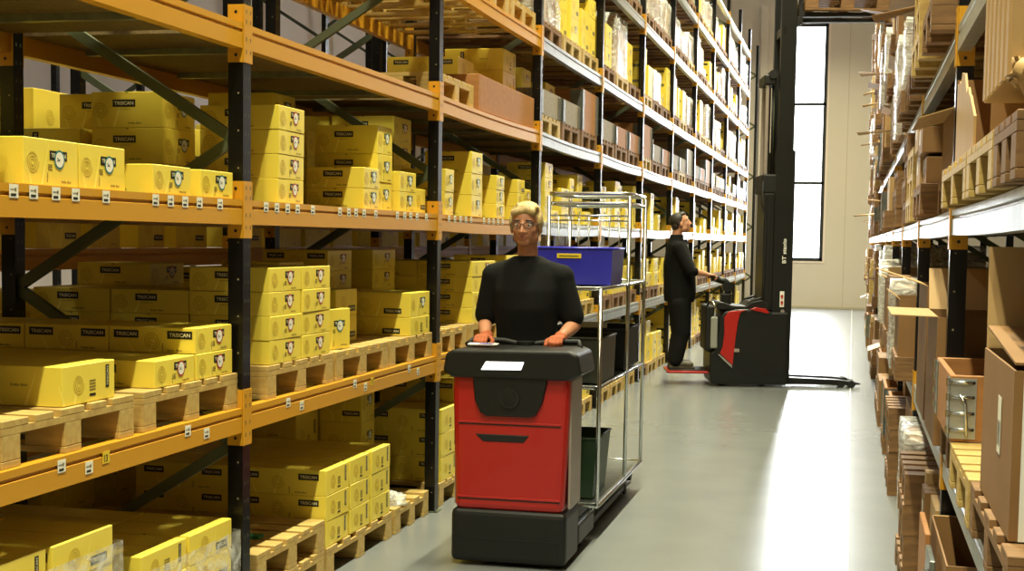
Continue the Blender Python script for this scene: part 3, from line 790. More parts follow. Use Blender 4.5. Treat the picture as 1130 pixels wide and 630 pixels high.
for bay in range(3, 11):
    y0 = FY(bay-1)+.1
    for lvl in (1, 2, 3, 0, 4, 5, 6):
        gap = ([.945]+[LV[i+1]-LV[i] for i in range(6)]+[1.1])[lvl]-.12
        if lvl == 2:
            y = y0+.03
            while y < y0+2.5:
                wv = rng.uniform(.17, .34); hh = rng.choice((.1, .12, .15)); n = rng.randint(1, 4)
                if y+wv > y0+2.66: break
                if rng.random() < .85: Y(bay, 2, y, y+wv, Z2, hh, min(n, int(gap/hh)), .32, -2.43-rng.uniform(0, .04), near=bay < 5, mix=('ring_r', 'ring_t', 'low'))
                y += wv+rng.uniform(.02, .12)
            continue
        for s in range(3):
            y = y0+.02+s*.885
            if lvl == 3: st = 'collar' if rng.random() < .75 else 'stack'
            elif lvl in (0, 1): st = 'stack'
            elif lvl == 4: st = 'stack' if rng.random() < .6 else 'wrap'
            else: st = 'wrap' if rng.random() < .7 else 'stack'
            if bay == 5 and lvl == 4 and s == 0: st = 'stack'
            load_pallet(bay, lvl, y, gap-.15, st)
# ------------------------------------------------------------------ brown-goods rack
BG = 'goods in the brown rack'
def BL(what, bay, lvl, key, tail=''):
    return f"{what}, {nxt('b'+key, bay, lvl)} on {SHELF[lvl] if lvl else 'floor'}, {BTAG[bay]} of brown rack"
def zr(lvl): return RV[lvl-1]+.001 if lvl else .001
def open_carton(loc, wx, wy, h, label, group, flaps=(1, 1, 1, 1), rz=0, base='kraft', ang=None):
    t = thing('open_carton', label, 'carton', loc, rz, group); b = MB(); e = .006
    b.box(-wx/2, wx/2, -wy/2, wy/2, 0, e, base)
    b.box(-wx/2, wx/2, -wy/2, -wy/2+e, e, h, base); b.box(-wx/2, wx/2, wy/2-e, wy/2, e, h, base)
    b.box(-wx/2, -wx/2+e, -wy/2+e, wy/2-e, e, h, base); b.box(wx/2-e, wx/2, -wy/2+e, wy/2-e, e, h, base)
    b.rect((0, -wy/2-.001, 0), (1, 0, 0), (0, 0, 1), -.03, .03, 0, h, 'kraft_pale')
    b.build('carton_body', t)
    ang = ang or [random.uniform(-.6, .5) for _ in range(4)]
    for i, f in enumerate(flaps):
        if not f: continue
        q = MB(); L = min(wx, wy)*.48*f; a = ang[i]
        half = (wy if i in (0, 1) else wx)/2-.004
        dx, dz = L*math.cos(a), L*math.sin(a)
        if i == 0: P = [(-wx/2, -half, h), (-wx/2, half, h), (-wx/2-dx, half*.97, h+dz), (-wx/2-dx, -half*.98, h+dz*1.06)]
        elif i == 1: P = [(wx/2, -half, h), (wx/2, half, h), (wx/2+dx, half, h+dz), (wx/2+dx, -half, h+dz)]
        elif i == 2: P = [(-half, -wy/2, h), (half, -wy/2, h), (half, -wy/2-dx, h+dz), (-half, -wy/2-dx, h+dz)]
        else: P = [(-half, wy/2, h), (half, wy/2, h), (half, wy/2+dx, h+dz), (-half, wy/2+dx, h+dz)]
        P = [Vector(p) for p in P]; n = (P[1]-P[0]).cross(P[3]-P[0]).normalized()*.004
        q.add(P+[p+n for p in P], [(0, 1, 2, 3), (7, 6, 5, 4), (0, 4, 5, 1), (1, 5, 6, 2), (2, 6, 7, 3), (3, 7, 4, 0)], 'kraft_pale'); q.build('flap', t)
    return t
def sheet(P, label, group=None, base='kraft_pale', t=.006):
    P = [Vector(p) for p in P]; c = sum(P, Vector())/len(P); c.z = min(p.z for p in P)
    b = MB(); P = [p-c for p in P]; n = (P[1]-P[0]).cross(P[-1]-P[0]).normalized()*t; k = len(P)
    b.add(P+[p+n for p in P], [tuple(range(k)), tuple(range(2*k-1, k-1, -1))]+[(i, k+i, k+(i+1) % k, (i+1) % k) for i in range(k)], base)
    return tag(b.build('cardboard_sheet', None, c), label, 'cardboard', group)
def RP(bay, lvl, y, x=None, z=None, wood='old_wood', near=False, rz=0, wy=.8, n=1):
    z = zr(lvl) if z is None else z; x = .34 if x is None else x
    for i in range(n):
        pallet(x+.6+rng.uniform(-.01, .01), y+wy/2, z+i*.1455, BL('wooden pallet', bay, lvl, 'pl'), 'pallets in the brown rack', wood, wy, near=near, far=bay > 4, rz=rz+(rng.uniform(-.012, .012) if n > 1 else 0))
    return z+n*.1455
# explicit goods in the first bay (frames at 3.06 and 5.85)
z = RP(0, 1, 4.23, x=.345, wood='pine', near=True)
zc = RP(0, 1, 5.035, x=.36, z=zr(1), wood='old_wood', near=True, wy=.8)
def hinged_crate():
    t = thing('hinged_crate', 'wooden pallet collar with shiny steel corner hinges standing on the waist-high shelf beside the post', 'crate', (.335+.6, 5.42, .988))
    h = .225; lx, wy = 1.2, .8
    for s in (-1, 1):
        b = MB(); b.rbox(-lx/2, lx/2, s*wy/2-(.02 if s > 0 else 0), s*wy/2+(.02 if s < 0 else 0), 0, h, 'collar_wood', .003, 1); b.build('end_board', t)
        b = MB(); b.rbox(s*lx/2-(.02 if s > 0 else 0), s*lx/2+(.02 if s < 0 else 0), -wy/2+.022, wy/2-.022, 0, h, 'collar_wood', .003, 1); b.build('side_board', t)
    for sx in (-1, 1):
        for sy in (-1, 1):
            b = MB(); X = sx*lx/2; Yy = sy*wy/2
            x0, x1 = sorted((X, X-sx*.085)); y0, y1 = sorted((Yy, Yy+sy*.003)); b.box(x0, x1, y0, y1, .01, h-.01, 'galv_beam')
            x0, x1 = sorted((X, X+sx*.003)); y0, y1 = sorted((Yy, Yy-sy*.11)); b.box(x0, x1, y0, y1, .01, h-.01, 'galvanised')
            for zz in (.03, .085, .14, .19):
                b.cyl((X+sx*.006, Yy+sy*.006, zz), (X+sx*.006, Yy+sy*.006, zz+.025), .008, 'chrome', n=8)
                b.tube([(X-sx*.002, Yy+sy*.006, zz+.012), (X-sx*.05, Yy+sy*.008, zz+.012), (X-sx*.07, Yy+sy*.004, zz+.012)], .006, 'chrome', 6)
                b.ell((X-sx*.075, Yy+sy*.004, zz+.012), (.006, .003, .006), 'truck_dark', 8, 6)
            b.tube([(X-sx*.03, Yy+sy*.012, .16), (X-sx*.05, Yy+sy*.014, .13), (X-sx*.055, Yy+sy*.014, .02)], .006, 'chrome', 6)
            b.build('hinge', t)
hinged_crate()
for i in range(2):
    kcarton((1.0, 5.3+i*.32, 1.0), .5, .28, .2, BL('small brown carton inside hinged crate', 0, 1, 'inc'), BG, -1, True)
RP(0, 1, 3.2, x=.335, wood='old_wood', near=True, wy=1.0)
t = open_carton((.36+.45, 3.72, .988), .9, .74, .385, 'tall brown carton with shipping label and raised flap, waist-high shelf', None, flaps=(0, .6, 0, .78), ang=[0, 1.2, 0, 1.45])
b = MB(); b.rect((0, 0, 0), (0, -1, 0), (0, 0, 1), .05, .13, .16, .3, 'label_white')
for k in range(6): b.rect((-.0006, 0, 0), (0, -1, 0), (0, 0, 1), .06+k*.01, .064+k*.01, .18, .24, 'print_black')
b.build('shipping_label', t, (-.4515, 0, 0))
b = MB(); b.rect((0, 0, 0), (1, 0, 0), (0, 0, 1), -.43, -.37, .0, .385, 'paper'); b.build('tape_strip', t, (0, -.3725, 0))
# a lid half folded over it
sheet([(.362, 3.36, 1.385), (1.2, 3.36, 1.385), (1.2, 4.05, 1.43), (.362, 4.05, 1.43)], 'brown cardboard lid lying over the tall labelled carton on the waist-high shelf', base='kraft')
# floor, first bay
open_carton((.33+.4, 5.28, .001), .8, .9, .6, 'big open empty brown carton on the floor in the first bay of brown rack', None, flaps=(0, 0, 0, .1), ang=[-.9, 0, 0, -.5])
t = thing('pallet_collar', 'plywood collar stood on end with a steel hinge beside the open carton on the floor', 'pallet collar', (.30, 5.45, .001))
b = MB(); b.rbox(-.012, .008, -.1, .35, 0, .6, 'collar_wood', .003, 1); b.build('board', t)
b = MB(); b.rbox(-.012, .008, -.42, -.14, 0, .57, 'galvanised', .003, 1)
for i in range(9): b.cyl((-.016, -.40, .03+i*.06), (-.016, -.40, .06+i*.06), .014, 'chrome', n=10)
b.build('hinge', t)
# head-high shelf, first bay
za = RP(0, 2, 3.15, x=.33, wood='old_wood', near=True, wy=.5)
za = RP(0, 2, 3.70, x=.33, wood='pine', near=True, wy=.8)
zb = RP(0, 2, 4.56, x=.33, wood='pine', near=True, wy=1.2)
def torn_carton(loc, wx, wy, h, lab, seed):
    r = random.Random(seed); t = thing('torn_carton', lab, 'carton', loc); b = MB(); e = .008; n = 14
    b.box(-wx/2, wx/2, -wy/2, wy/2, 0, e, 'kraft')
    b.box(-wx/2+.05, wx/2, -wy/2, -wy/2+e, e, h, 'kraft'); b.box(-wx/2, wx/2, wy/2-e, wy/2, e, h, 'kraft'); b.box(wx/2-e, wx/2, -wy/2, wy/2, e, h, 'kraft')
    b.build('carton_body', t)
    b = MB(); P = []
    for i in range(n+1): P.append((-wy/2+wy*i/n, h*(.35+.6*min(1, i/n*1.6))+r.uniform(-.02, .02)))
    P += [(wy/2, 0), (-wy/2, 0)]
    b.prism(P, 'x', -wx/2, -wx/2+e, 'kraft_pale'); b.build('torn_side', t)
    return t
torn_carton((.35+.45, 5.05, zb), .9, .8, .31, 'brown carton with a torn open side on a pallet of the head-high shelf', 5)
kcarton((.9, 4.1, za), .8, .6, .115, BL('brown carton', 0, 2, 'c'), BG, -1, True)
b = MB(); b.box(.0, .7, -.4, .3, 0, .33, 'kraft')
for i in range(6): b.box(-.008, 0, -.4+i*.118, -.4+i*.118+.06, .0, .33, 'kraft_pale')
for i in range(6): b.box(0+i*.1, .055+i*.1, -.408, -.4, .0, .33, 'kraft_pale')
bm_ = bmesh.new(); bmesh.ops.create_icosphere(bm_, subdivisions=3, radius=1)
for v in bm_.verts: v.co = Vector((v.co.x*.03*(1+.5*math.sin(v.co.y*19+v.co.z*7)), v.co.y*.13, v.co.z*.035*(1+.6*math.cos(v.co.y*23+v.co.x*5))))
b2 = MB(); b2.bm(bm_, 'kraft_pale', True)
t = thing('corrugated_carton', 'tall corrugated carton hanging over the edge of the head-high shelf, close by', 'carton', (.35, 4.0, 2.055))
b.build('carton_body', t); b2.build('crumpled_paper', t, (.03, -.435, .0))
# third shelf first bay underside etc.
# second bay: flap sticking out
open_carton((.34+.4, 6.35, zr(1)), .8, .75, .52, BL('open carton with one big pale flap', 1, 1, 'of'), None, flaps=(.5, 1, 0, .6), ang=[.02, .5, 0, 1.0])
open_carton((.34+.4, 7.25, RV[0]+.001), .8, .8, .62, BL('brown open carton with long raised flaps', 1, 1, 'of'), None, flaps=(.6, 1, 0, 0), ang=[.3, .5, .4, 0])
kcarton((.8, 8.1, zr(1)), .8, .6, .45, BL('brown carton', 1, 1, 'c'), BG, -1, True)
for bay in range(1, 11):
    y0 = GY(bay-1)+.1; near = bay < 3
    if y0+2.7 > 36.9: break
    for lvl in range(0, 8):
        gap = ([.84]+[RV[i+1]-RV[i] for i in range(6)]+[.9])[lvl]-.12
        if bay == 1 and lvl == 1: continue
        for s in range(3):
            if (bay, lvl, s) == (4, 5, 2): continue
            y = y0+.02+s*.885; x = rng.uniform(.25, .36); r = rng.random(); z = zr(lvl)
            if r < .2:
                RP(bay, lvl, y, x=x, n=max(1, int(gap/.1455)-rng.randint(0, 1)), near=False, wood=rng.choice(('old_wood', 'pine'))); continue
            if r < .85 or lvl > 4: z = RP(bay, lvl, y, x=x, near=near)
            lim = gap-(z-zr(lvl))
            if lim < .15: continue
            r = rng.random()
            if r < .22:
                h = .2 if lim < .45 else .38
                tag(link('pallet_collar', collar_mesh(h), None, (x+.6, y+.4, z)), BL('wooden collar with steel hinges', bay, lvl, 'co'), 'pallet collar', 'pallet collars in the brown rack')
                if lim-h > .15: kcarton((x+.5, y+.4, z+h+.002), .8, rng.uniform(.4, .7), rng.uniform(.1, lim-h), BL('brown carton', bay, lvl, 'c'), BG, -1, near)
            elif r < .5:
                hh = rng.uniform(.6, .95)*(lim-.1)
                open_carton((x+.42, y+.4, z), .8, .74, hh*.85, BL('open brown carton with splayed flaps', bay, lvl, 'oc'), BG, flaps=(rng.choice((0, .2, .4)), min(.6, .16/.35), rng.choice((0, .25)), rng.choice((0, .25))), ang=[rng.uniform(-.5, .9), .9, rng.uniform(1.25, 1.5), rng.uniform(1.25, 1.5)], base=rng.choice(('kraft', 'kraft', 'kraft_pale')))
            elif r < .85:
                q = 0
                while q < .7:
                    wv = rng.choice((.26, .39, .78)); 
                    if q+wv > .8: wv = .78-q
                    if wv < .1: break
                    n = 1 if rng.random() < .6 else 2; hh = rng.uniform(.5, 1)*lim/n
                    for i in range(n): kcarton((x+.42+rng.uniform(-.02, .02), y+.01+q+wv/2, z+i*hh), .8, wv-.01, hh-.01, BL('brown carton', bay, lvl, 'c'), BG, -1, near, base=rng.choice(('kraft', 'kraft', 'kraft_pale')))
                    q += wv
            else:
                h = lim*rng.uniform(.6, .95)
                kcarton((x+.44, y+.4, z), .86, .72, h-.03, BL('brown carton under film', bay, lvl, 'c'), BG, -1, near)
                w_ = link('stretch_film', rng.choice(wraps), None, (x+.44, y+.4, z)); w_.scale = (.92, .96, h)
                tag(w_, BL('clear stretch film round a carton', bay, lvl, 'sf'), 'stretch film', 'stretch film on loads in the brown rack')
# cardboard sticking out into the aisle
for i in range(15):
    bay = rng.randint(1, 9); lvl = rng.randint(1, 5); y = GY(bay-1)+rng.uniform(.3, 2.3); z = zr(lvl)+rng.uniform(.15, .45); L = rng.uniform(.12, .3); w_ = rng.uniform(.1, .4); dz = rng.uniform(-.1, .14)
    if GY(bay-1)+3 > 36: continue
    sheet([(.42, y, z), (.42-L*.2, y+w_, z+.02), (.3-L, y+w_*.8, z+dz), (.28-L, y+.03, z+dz*.8)], BL('torn cardboard strip poking into the aisle', bay, lvl, 'sh'), 'torn cardboard poking out of the brown rack', base=rng.choice(('kraft', 'kraft_pale', 'kraft_pale')))
for k, nm, pl in (('y', 'distant_yellow_cartons', 'many yellow cartons filling the distant bays of the yellow rack'), ('k', 'distant_cardboard_boxes', 'many brown boxes filling the distant bays of both racks'), ('p', 'distant_pallets', 'many wooden pallets under the loads in the distant bays of both racks')):
    if stuff[k].f: tag(stuff[k].build(nm), pl, 'cartons', None, 'stuff')
# ------------------------------------------------------------------ stacker truck across the aisle
ST = Vector((-1.55, 16.35, 0)); SA = .2
def stloc(x, y, z=0): return (ST.x+x*math.cos(SA)-y*math.sin(SA), ST.y+x*math.sin(SA)+y*math.cos(SA), z)
def stacker():
    t = thing('stacker_truck', 'black and red stacker truck standing across the aisle with its tall mast raised', 'forklift', tuple(ST), SA)
    b = MB(); b.prism([(.02, .03), (.0, .12), (.0, .38), (.05, .42), (.11, .80), (.16, .86), (.3, .89), (.62, .89), (.7, .86), (.88, .86), (.88, .03)], 'y', 0, .78, 'truck_black', .018)
    b.box(.32, .325, -.003, 0, .1, .86, 'truck_dark'); b.box(.32, .86, -.003, 0, .155, .16, 'truck_dark'); b.box(.32, .86, -.003, 0, .80, .805, 'truck_dark')
    b.rbox(.25, .33, -.006, .0, .40, .44, 'truck_grey', .004); b.build('chassis', t)
    for y in (-.014, .78):
        b = MB(); b.prism([(.148, .79), (.2, .865), (.4, .885), (.33, .85), (.305, .74), (.28, .52), (.258, .25), (.2, .30), (.11, .385), (.14, .46), (.155, .62)], 'y', y, y+.014, 'truck_red', .006); b.build('red_cover', t)
    b = MB(); b.prism([(.16, .30), (.25, .22), (.25, .25), (.11, .37), (.09, .37)], 'y', -.012, 0, 'pad_grey'); b.build('trim_panel', t)
    b = MB(); b.prism([(.03, .88), (.08, .97), (.14, .965), (.25, .93), (.40, .925), (.46, .975), (.58, 1.0), (.66, .96), (.70, .88)], 'y', .05, .73, 'truck_black', .012); b.build('top_cover', t)
    for y in (.1, .68): b = MB(); b.tube([(.40, y, .90), (.47, y, .985), (.57, y, 1.02), (.62, y, .98)], .014, 'truck_black', 8); b.build('cover_handle', t)
    b = MB(); b.prism([(.44, .89), (.64, .845), (.66, .86), (.62, .9), (.5, .915)], 'y', -.01, .79, 'truck_red', .004); b.build('red_strip', t)
    b = MB(); b.rbox(-.004, .075, -.035, .0, .44, .80, 'pad_grey', .016, 3); b.build('knee_pad', t)
    b = MB(); b.tube([(.04, -.02, .78), (.045, -.03, .9), (.02, -.02, .965), (-.02, .05, .97), (-.04, .12, .9)], .013, 'chrome', 8); b.build('grab_handle', t)
    b = MB(); b.rbox(-.05, .05, .06, .72, .4, .92, 'truck_dark', .02); b.build('backrest', t)
    b = MB(); b.rbox(-.48, .0, .1, .68, .135, .165, 'truck_red', .01); b.build('platform', t)
    b = MB(); b.rbox(-.44, -.02, .14, .64, .165, .177, 'rubber', .003); b.build('platform_mat', t)
    b = MB(); b.rbox(.15, .27, .34, .46, .88, 1.06, 'truck_black', .02); b.tube([(.22, .4, 1.02), (.25, .4, 1.14), (.2, .4, 1.19), (.06, .4, 1.235)], .04, 'truck_black', 12)
    b.cyl((.22, .33, 1.13), (.22, .47, 1.13), .06, 'truck_black', n=20); b.build('tiller_arm', t)
    b = MB(); b.tube([(.10, .28, 1.2), (.02, .26, 1.255), (.02, .54, 1.255), (.10, .52, 1.2)], .016, 'rubber', 10); b.rbox(.03, .12, .34, .46, 1.2, 1.26, 'truck_black', .014); b.rbox(.0, .03, .37, .43, 1.24, 1.27, 'truck_red', .006); b.build('tiller_handle', t)
    for y in (.08, .58):
        b = MB(); o = .12
        b.box(.70, .92, y+.0, y+.015, .1, 2.7, 'truck_black'); b.box(.70, .72, y+.015, y+o, .1, 2.7, 'truck_black'); b.box(.90, .92, y+.015, y+o, .1, 2.7, 'truck_black'); b.build('outer_mast', t)
        b = MB(); b.box(.725, .895, y+.02, y+.035, .3, 5.7, 'truck_black'); b.box(.725, .745, y+.035, y+o-.02, .3, 5.7, 'truck_black'); b.box(.875, .895, y+.035, y+o-.02, .3, 5.7, 'truck_black'); b.build('inner_mast', t)
    for z in (.9, 2.55, 4.0, 5.6):
        b = MB(); b.rbox(.74, .78, .1, .68, z, z+.1, 'truck_black', .006); b.build('crossbar', t)
    b = MB(); b.rbox(.58, .70, .08, .70, .88, 2.21, 'truck_black', .01); b.box(.63, .64, .076, .08, .95, 2.1, 'truck_dark'); b.build('mast_guard', t)
    b = MB(); b.rbox(.555, .72, .08, .70, 2.21, 2.43, 'truck_dark', .02); b.build('pulley_block', t)
    for y in (.2, .5):
        b = MB(); b.cyl((.60, y, 2.4), (.60, y, 3.45), .022, 'truck_grey', n=14); b.build('lift_cylinder', t)
        b = MB(); b.tube([(.665, y+.03, 2.4), (.665, y+.03, 3.5)], .011, 'truck_dark', 6); b.tube([(.685, y+.07, 2.4), (.685, y+.07, 3.5)], .009, 'galv_dark', 6); b.build('lift_chain', t)
    b = MB(); b.rbox(.555, .70, .16, .6, 3.44, 3.56, 'truck_dark', .02); b.cyl((.655, .14, 3.56), (.655, .62, 3.56), .05, 'truck_dark', n=16); b.build('pulley_head', t)
    b = MB(); b.tube([(.56, .07, 2.35), (.55, .05, 2.1), (.60, .05, 1.9), (.59, .05, 1.2), (.6, .06, .95)], .01, 'rubber', 6); b.build('hose', t)
    for y in (.12, .54):
        b = MB(); b.prism([(.88, .03), (.88, .11), (1.5, .09), (1.74, .055), (1.74, .04), (1.5, .03)], 'y', y, y+.14, 'truck_black', .004); b.build('support_leg', t)
        for x in (1.52, 1.64):
            b = MB(); b.cyl((x, y-.01, .043), (x, y+.15, .043), .042, 'rubber', n=16); b.build('load_roller', t)
        b = MB(); b.prism([(.93, 4.205), (.93, 4.26), (1.8, 4.26), (1.98, 4.235), (1.98, 4.225)], 'y', y+.02, y+.12, 'truck_dark', .003); b.box(.93, .965, y+.02, y+.12, 4.12, 4.6, 'truck_dark'); b.build('fork', t)
    b = MB(); b.rbox(.9, .93, .1, .68, 4.1, 4.2, 'truck_dark', .004); b.rbox(.9, .93, .1, .68, 4.45, 4.56, 'truck_dark', .004); b.build('fork_carriage', t)
    b = MB(); o = (0, .0775, 0); X = (1, 0, 0); Z = (0, 0, 1)
    b.rect((0, .0788, 0), X, Z, .785, .835, .92, 1.1, 'paper')
    for z in (.95, 1.02):
        b.disc(o, X, Z, .81, z+.02, .016, .022, 'label_red', 12); b.rect(o, X, Z, .797, .823, z-.012, z-.004, 'label_red')
    b.build('warning_sticker', t)
    b = MB(); b.text('BT staxio', (0, .078, 0), Z, (-1, 0, 0), 1.42, 1.70, -.845, -.80, 'paper'); b.build('lettering', t)
    b = MB(); b.cyl((.82, .074, .87), (.82, .079, .87), .022, 'truck_grey', n=16); b.build('mast_bolt', t)
    for x in (.14, .6):
        b = MB(); b.cyl((x, .05, .055), (x, .15, .055), .054, 'rubber', n=18); b.build('wheel', t)
stacker()
pallet(*stloc(1.44, .4)[:2], 4.262, 'old wooden pallet lifted high on the raised forks of the stacker', None, 'old_wood', lx=.94, near=True, rz=SA)

# ------------------------------------------------------------------ order picker with operator platform
def picker():
    t = thing('order_picker', 'red and black ride-on pallet truck driven up the aisle by the blond person', 'pallet truck', (-1.64, 6.9, 0))
    b = MB(); b.prism([(-.285, .28), (-.305, .9), (-.30, 1.0), (.29, 1.0), (.30, .9), (.275, .28)], 'y', 0, .32, 'truck_red', .035, 3); b.build('red_body', t)
    b = MB(); b.rbox(-.30, .295, -.015, .34, .02, .29, 'truck_black', .03, 3); b.box(-.26, .255, -.018, -.014, .14, .146, 'truck_dark'); b.build('bumper', t)
    b = MB(); b.prism([(-.195, 1.0), (.19, 1.0), (.185, .93), (.165, .84), (.13, .775), (.10, .765), (-.12, .765), (-.15, .78), (-.18, .84), (-.19, .93)], 'y', -.022, .02, 'truck_black', .008); b.build('front_shield', t)
    b = MB(); b.cyl((0, -.024, .86), (0, -.032, .86), .052, 'truck_dark', n=28); b.cyl((0, -.031, .86), (0, -.036, .86), .034, 'truck_black', n=28); b.build('emblem_disc', t)
    b = MB(); b.prism([(-.345, .985), (-.33, 1.075), (-.29, 1.095), (.30, 1.105), (.345, 1.085), (.365, .985), (.30, .955), (-.30, .955)], 'y', -.035, .36, 'truck_black', .016, 3); b.build('console', t)
    b = MB(); b.prism([(-.145, .998), (-.12, 1.04), (.075, 1.043), (.06, 1.003)], 'y', -.041, -.034, 'led', .003); b.build('headlight', t)
    for z in (.725, .345):
        b = MB(); b.rbox(-.27, .262, -.006, .01, z, z+.012, 'truck_red', .003); b.box(-.265, .258, -.003, .001, z-.006, z, 'truck_dark'); b.build('panel_seam', t)
    b = MB(); b.prism([(-.18, .672), (.10, .672), (.07, .635), (-.14, .635)], 'y', -.004, .01, 'truck_dark', .004); b.build('grip_recess', t)
    for s, x in ((-1, -.302), (1, .288)):
        b = MB(); b.rbox(x, x+.014, .06, .33, .3, .95, 'truck_grey', .005); b.build('side_panel', t)
    b = MB(); b.rbox(-.30, .295, .34, .80, .06, .17, 'truck_black', .015); b.build('platform', t)
    b = MB(); b.rbox(-.27, .265, .36, .79, .17, .182, 'rubber', .003); b.build('platform_mat', t)
    b = MB(); b.rbox(-.29, .285, .32, .40, .17, .95, 'truck_dark', .02); b.build('kick_plate', t)
    b = MB(); b.tube([(-.30, .27, 1.10), (-.28, .33, 1.125), (-.12, .35, 1.12), (0, .33, 1.10), (.12, .35, 1.12), (.28, .33, 1.125), (.30, .27, 1.10)], .014, 'rubber', 10); b.cyl((0, .33, 1.06), (0, .33, 1.12), .05, 'truck_black', n=16); b.build('steering_handle', t)
    for x in (-.22, .08):
        b = MB(); b.prism([(.78, .025), (.78, .064), (2.4, .062), (2.52, .045), (2.52, .03)], 'x', x, x+.16, 'truck_black', .004); b.build('fork', t)
        for y in (2.25,): q = MB(); q.cyl((x-.005, y, .032), (x+.165, y, .032), .031, 'rubber', n=16); q.build('fork_roller', t)
    for x in (-.27, .20):
        b = MB(); b.cyl((x, .62, .06), (x+.06, .62, .06), .058, 'rubber', n=20); b.build('wheel', t)
picker()
b = MB(); b.box(-.075, .075, -.05, .05, 0, .004, 'paper'); b.rect((0, 0, .0046), (1, 0, 0), (0, 1, 0), -.02, .05, -.04, .03, 'blue_plastic')
tag(b.build('order_sheet', None, (-1.83, 7.08, 1.1085), .1), 'white and blue order sheet lying on the console of the red truck', 'paper')

def trolley():
    x0, x1, y0, ym, y1 = -1.84, -1.335, 7.72, 8.70, 9.38
    cx, cy = (x0+x1)/2, (y0+y1)/2
    t = thing('roll_trolley', 'tall chrome wire roll trolley carried behind the blond person', 'trolley', (cx, cy, 0))
    x0 -= cx; x1 -= cx; y0 -= cy; y1 -= cy; ym -= cy; r = .012
    b = MB(); b.tube([(x0, y0, .185), (x1, y0, .185), (x1, y1, .185), (x0, y1, .185)], .016, 'chrome', 8, True); b.box(x0, x1, y0, y1, .18, .19, 'galvanised'); b.build('base_frame', t)
    for z in (.84, 1.385):
        b = MB(); b.tube([(x0, y0, z), (x1, y0, z), (x1, y1, z), (x0, y1, z)], .012, 'chrome', 8, True); b.box(x0, x1, y0, y1, z-.004, z+.002, 'galvanised' if z < 1 else 'galv_dark'); b.build('shelf_tray', t)
    for x in (x0, x1):
        for y, zt in ((y0, 1.385), (ym, 1.92), (y1, 1.92)):
            b = MB(); b.tube([(x, y, .18), (x, y, zt)], r, 'chrome', 8); b.build('post', t)
    for z in (1.935, 1.875):
        c = .06; b = MB(); P = []
        for (px, py, a0) in ((x1-c, ym+c, -90), (x1-c, y1-c, 0), (x0+c, y1-c, 90), (x0+c, ym+c, 180)):
            for k in range(5): a = math.radians(a0+k*22.5); P.append((px+c*math.cos(a), py+c*math.sin(a), z))
        b.tube(P, .012, 'chrome', 8, True); b.build('top_rail', t)
    b = MB()
    for z in (1.80, 1.77): b.tube([(x0, ym, z), (x1, ym, z)], .006, 'chrome', 6)
    for i in range(1, 8): x = x0+(x1-x0)*i/8; b.tube([(x, ym, 1.385), (x, ym, 1.80)], .004, 'chrome', 6)
    b.build('wire_panel', t)
    for x in (x0+.06, x1-.06):
        for y in (y0+.1, y1-.1):
            b = MB(); b.box(x-.022, x-.017, y-.02, y+.02, .1, .18, 'galvanised'); b.box(x+.017, x+.022, y-.02, y+.02, .1, .18, 'galvanised'); b.box(x-.022, x+.022, y-.02, y+.02, .172, .18, 'galvanised'); q = b.build('castor', t)
            b = MB(); b.cyl((x-.015, y, .115), (x+.015, y, .115), .045, 'rubber', n=16); b.build('castor_wheel', q)
trolley()
def crate(name, loc, wx, wy, h, m, label, cat, slot=True, taper=.03, lab=False):
    t = thing(name, label, cat, loc); b = MB(); e = .006
    def ring(k, z): return [(-wx/2*k, -wy/2*k, z), (wx/2*k, -wy/2*k, z), (wx/2*k, wy/2*k, z), (-wx/2*k, wy/2*k, z)]
    A = ring(1-taper, 0); B = ring(1, h); C_ = ring(1-e*2/wx, h); D = ring(1-taper-e*2/wx, e)
    b.add(A+B+C_+D, [(3, 2, 1, 0)]+[(i, (i+1) % 4, 4+(i+1) % 4, 4+i) for i in range(4)]+[(4+i, 4+(i+1) % 4, 8+(i+1) % 4, 8+i) for i in range(4)]+[(8+i, 8+(i+1) % 4, 12+(i+1) % 4, 12+i) for i in range(4)]+[(12, 13, 14, 15)], m)
    b.build('crate_body', t)
    b = MB()
    for (a, c) in ((0, 1), (1, 2), (2, 3), (3, 0)): b.tube([B[a], B[c]], .007, m, 6)
    b.build('rim', t)
    if lab: b = MB(); b.rbox(-wx*.18, wx*.12, -wy/2-.003, -wy/2+.003, h*.72, h*.85, 'yellow_label', .002); b.rect((0, -wy/2-.0036, 0), (1, 0, 0), (0, 0, 1), -wx*.15, wx*.09, h*.765, h*.8, 'print_grey'); b.build('label_holder', t)
    return t
crate('blue_crate', (-1.555, 8.2, 1.398), .47, .42, .205, 'blue_plastic', 'blue plastic crate with a yellow label on the top tray of the trolley', 'crate', lab=True)
crate('dark_crate', (-1.575, 8.08, .853), .46, .5, .25, 'dark_plastic', 'dark grey crate at the front of the middle tray of the trolley', 'crate')
crate('dark_crate', (-1.58, 9.0, .853), .46, .56, .25, 'truck_dark', 'black crate at the back of the middle tray of the trolley', 'crate')
crate('green_bin', (-1.57, 8.06, .2), .42, .46, .34, 'green_plastic', 'dark green bin on the bottom deck of the trolley', 'bin', taper=.12)
for i in range(4):
    b = MB(); b.rbox(-.11, .11, -.004, .004, 0, .24+.012*i, 'paper', .001, 1); b.rect((0, -.0046, 0), (1, 0, 0), (0, 0, 1), -.06, .04, .08, .12, 'yellow_label')
    tag(b.build('paper_folder', None, (-1.6, 8.80+i*.022, .861), 0), f'white paper folder, {ORD[i]} of four standing in the black crate of the trolley', 'folder', 'paper folders in the black crate')

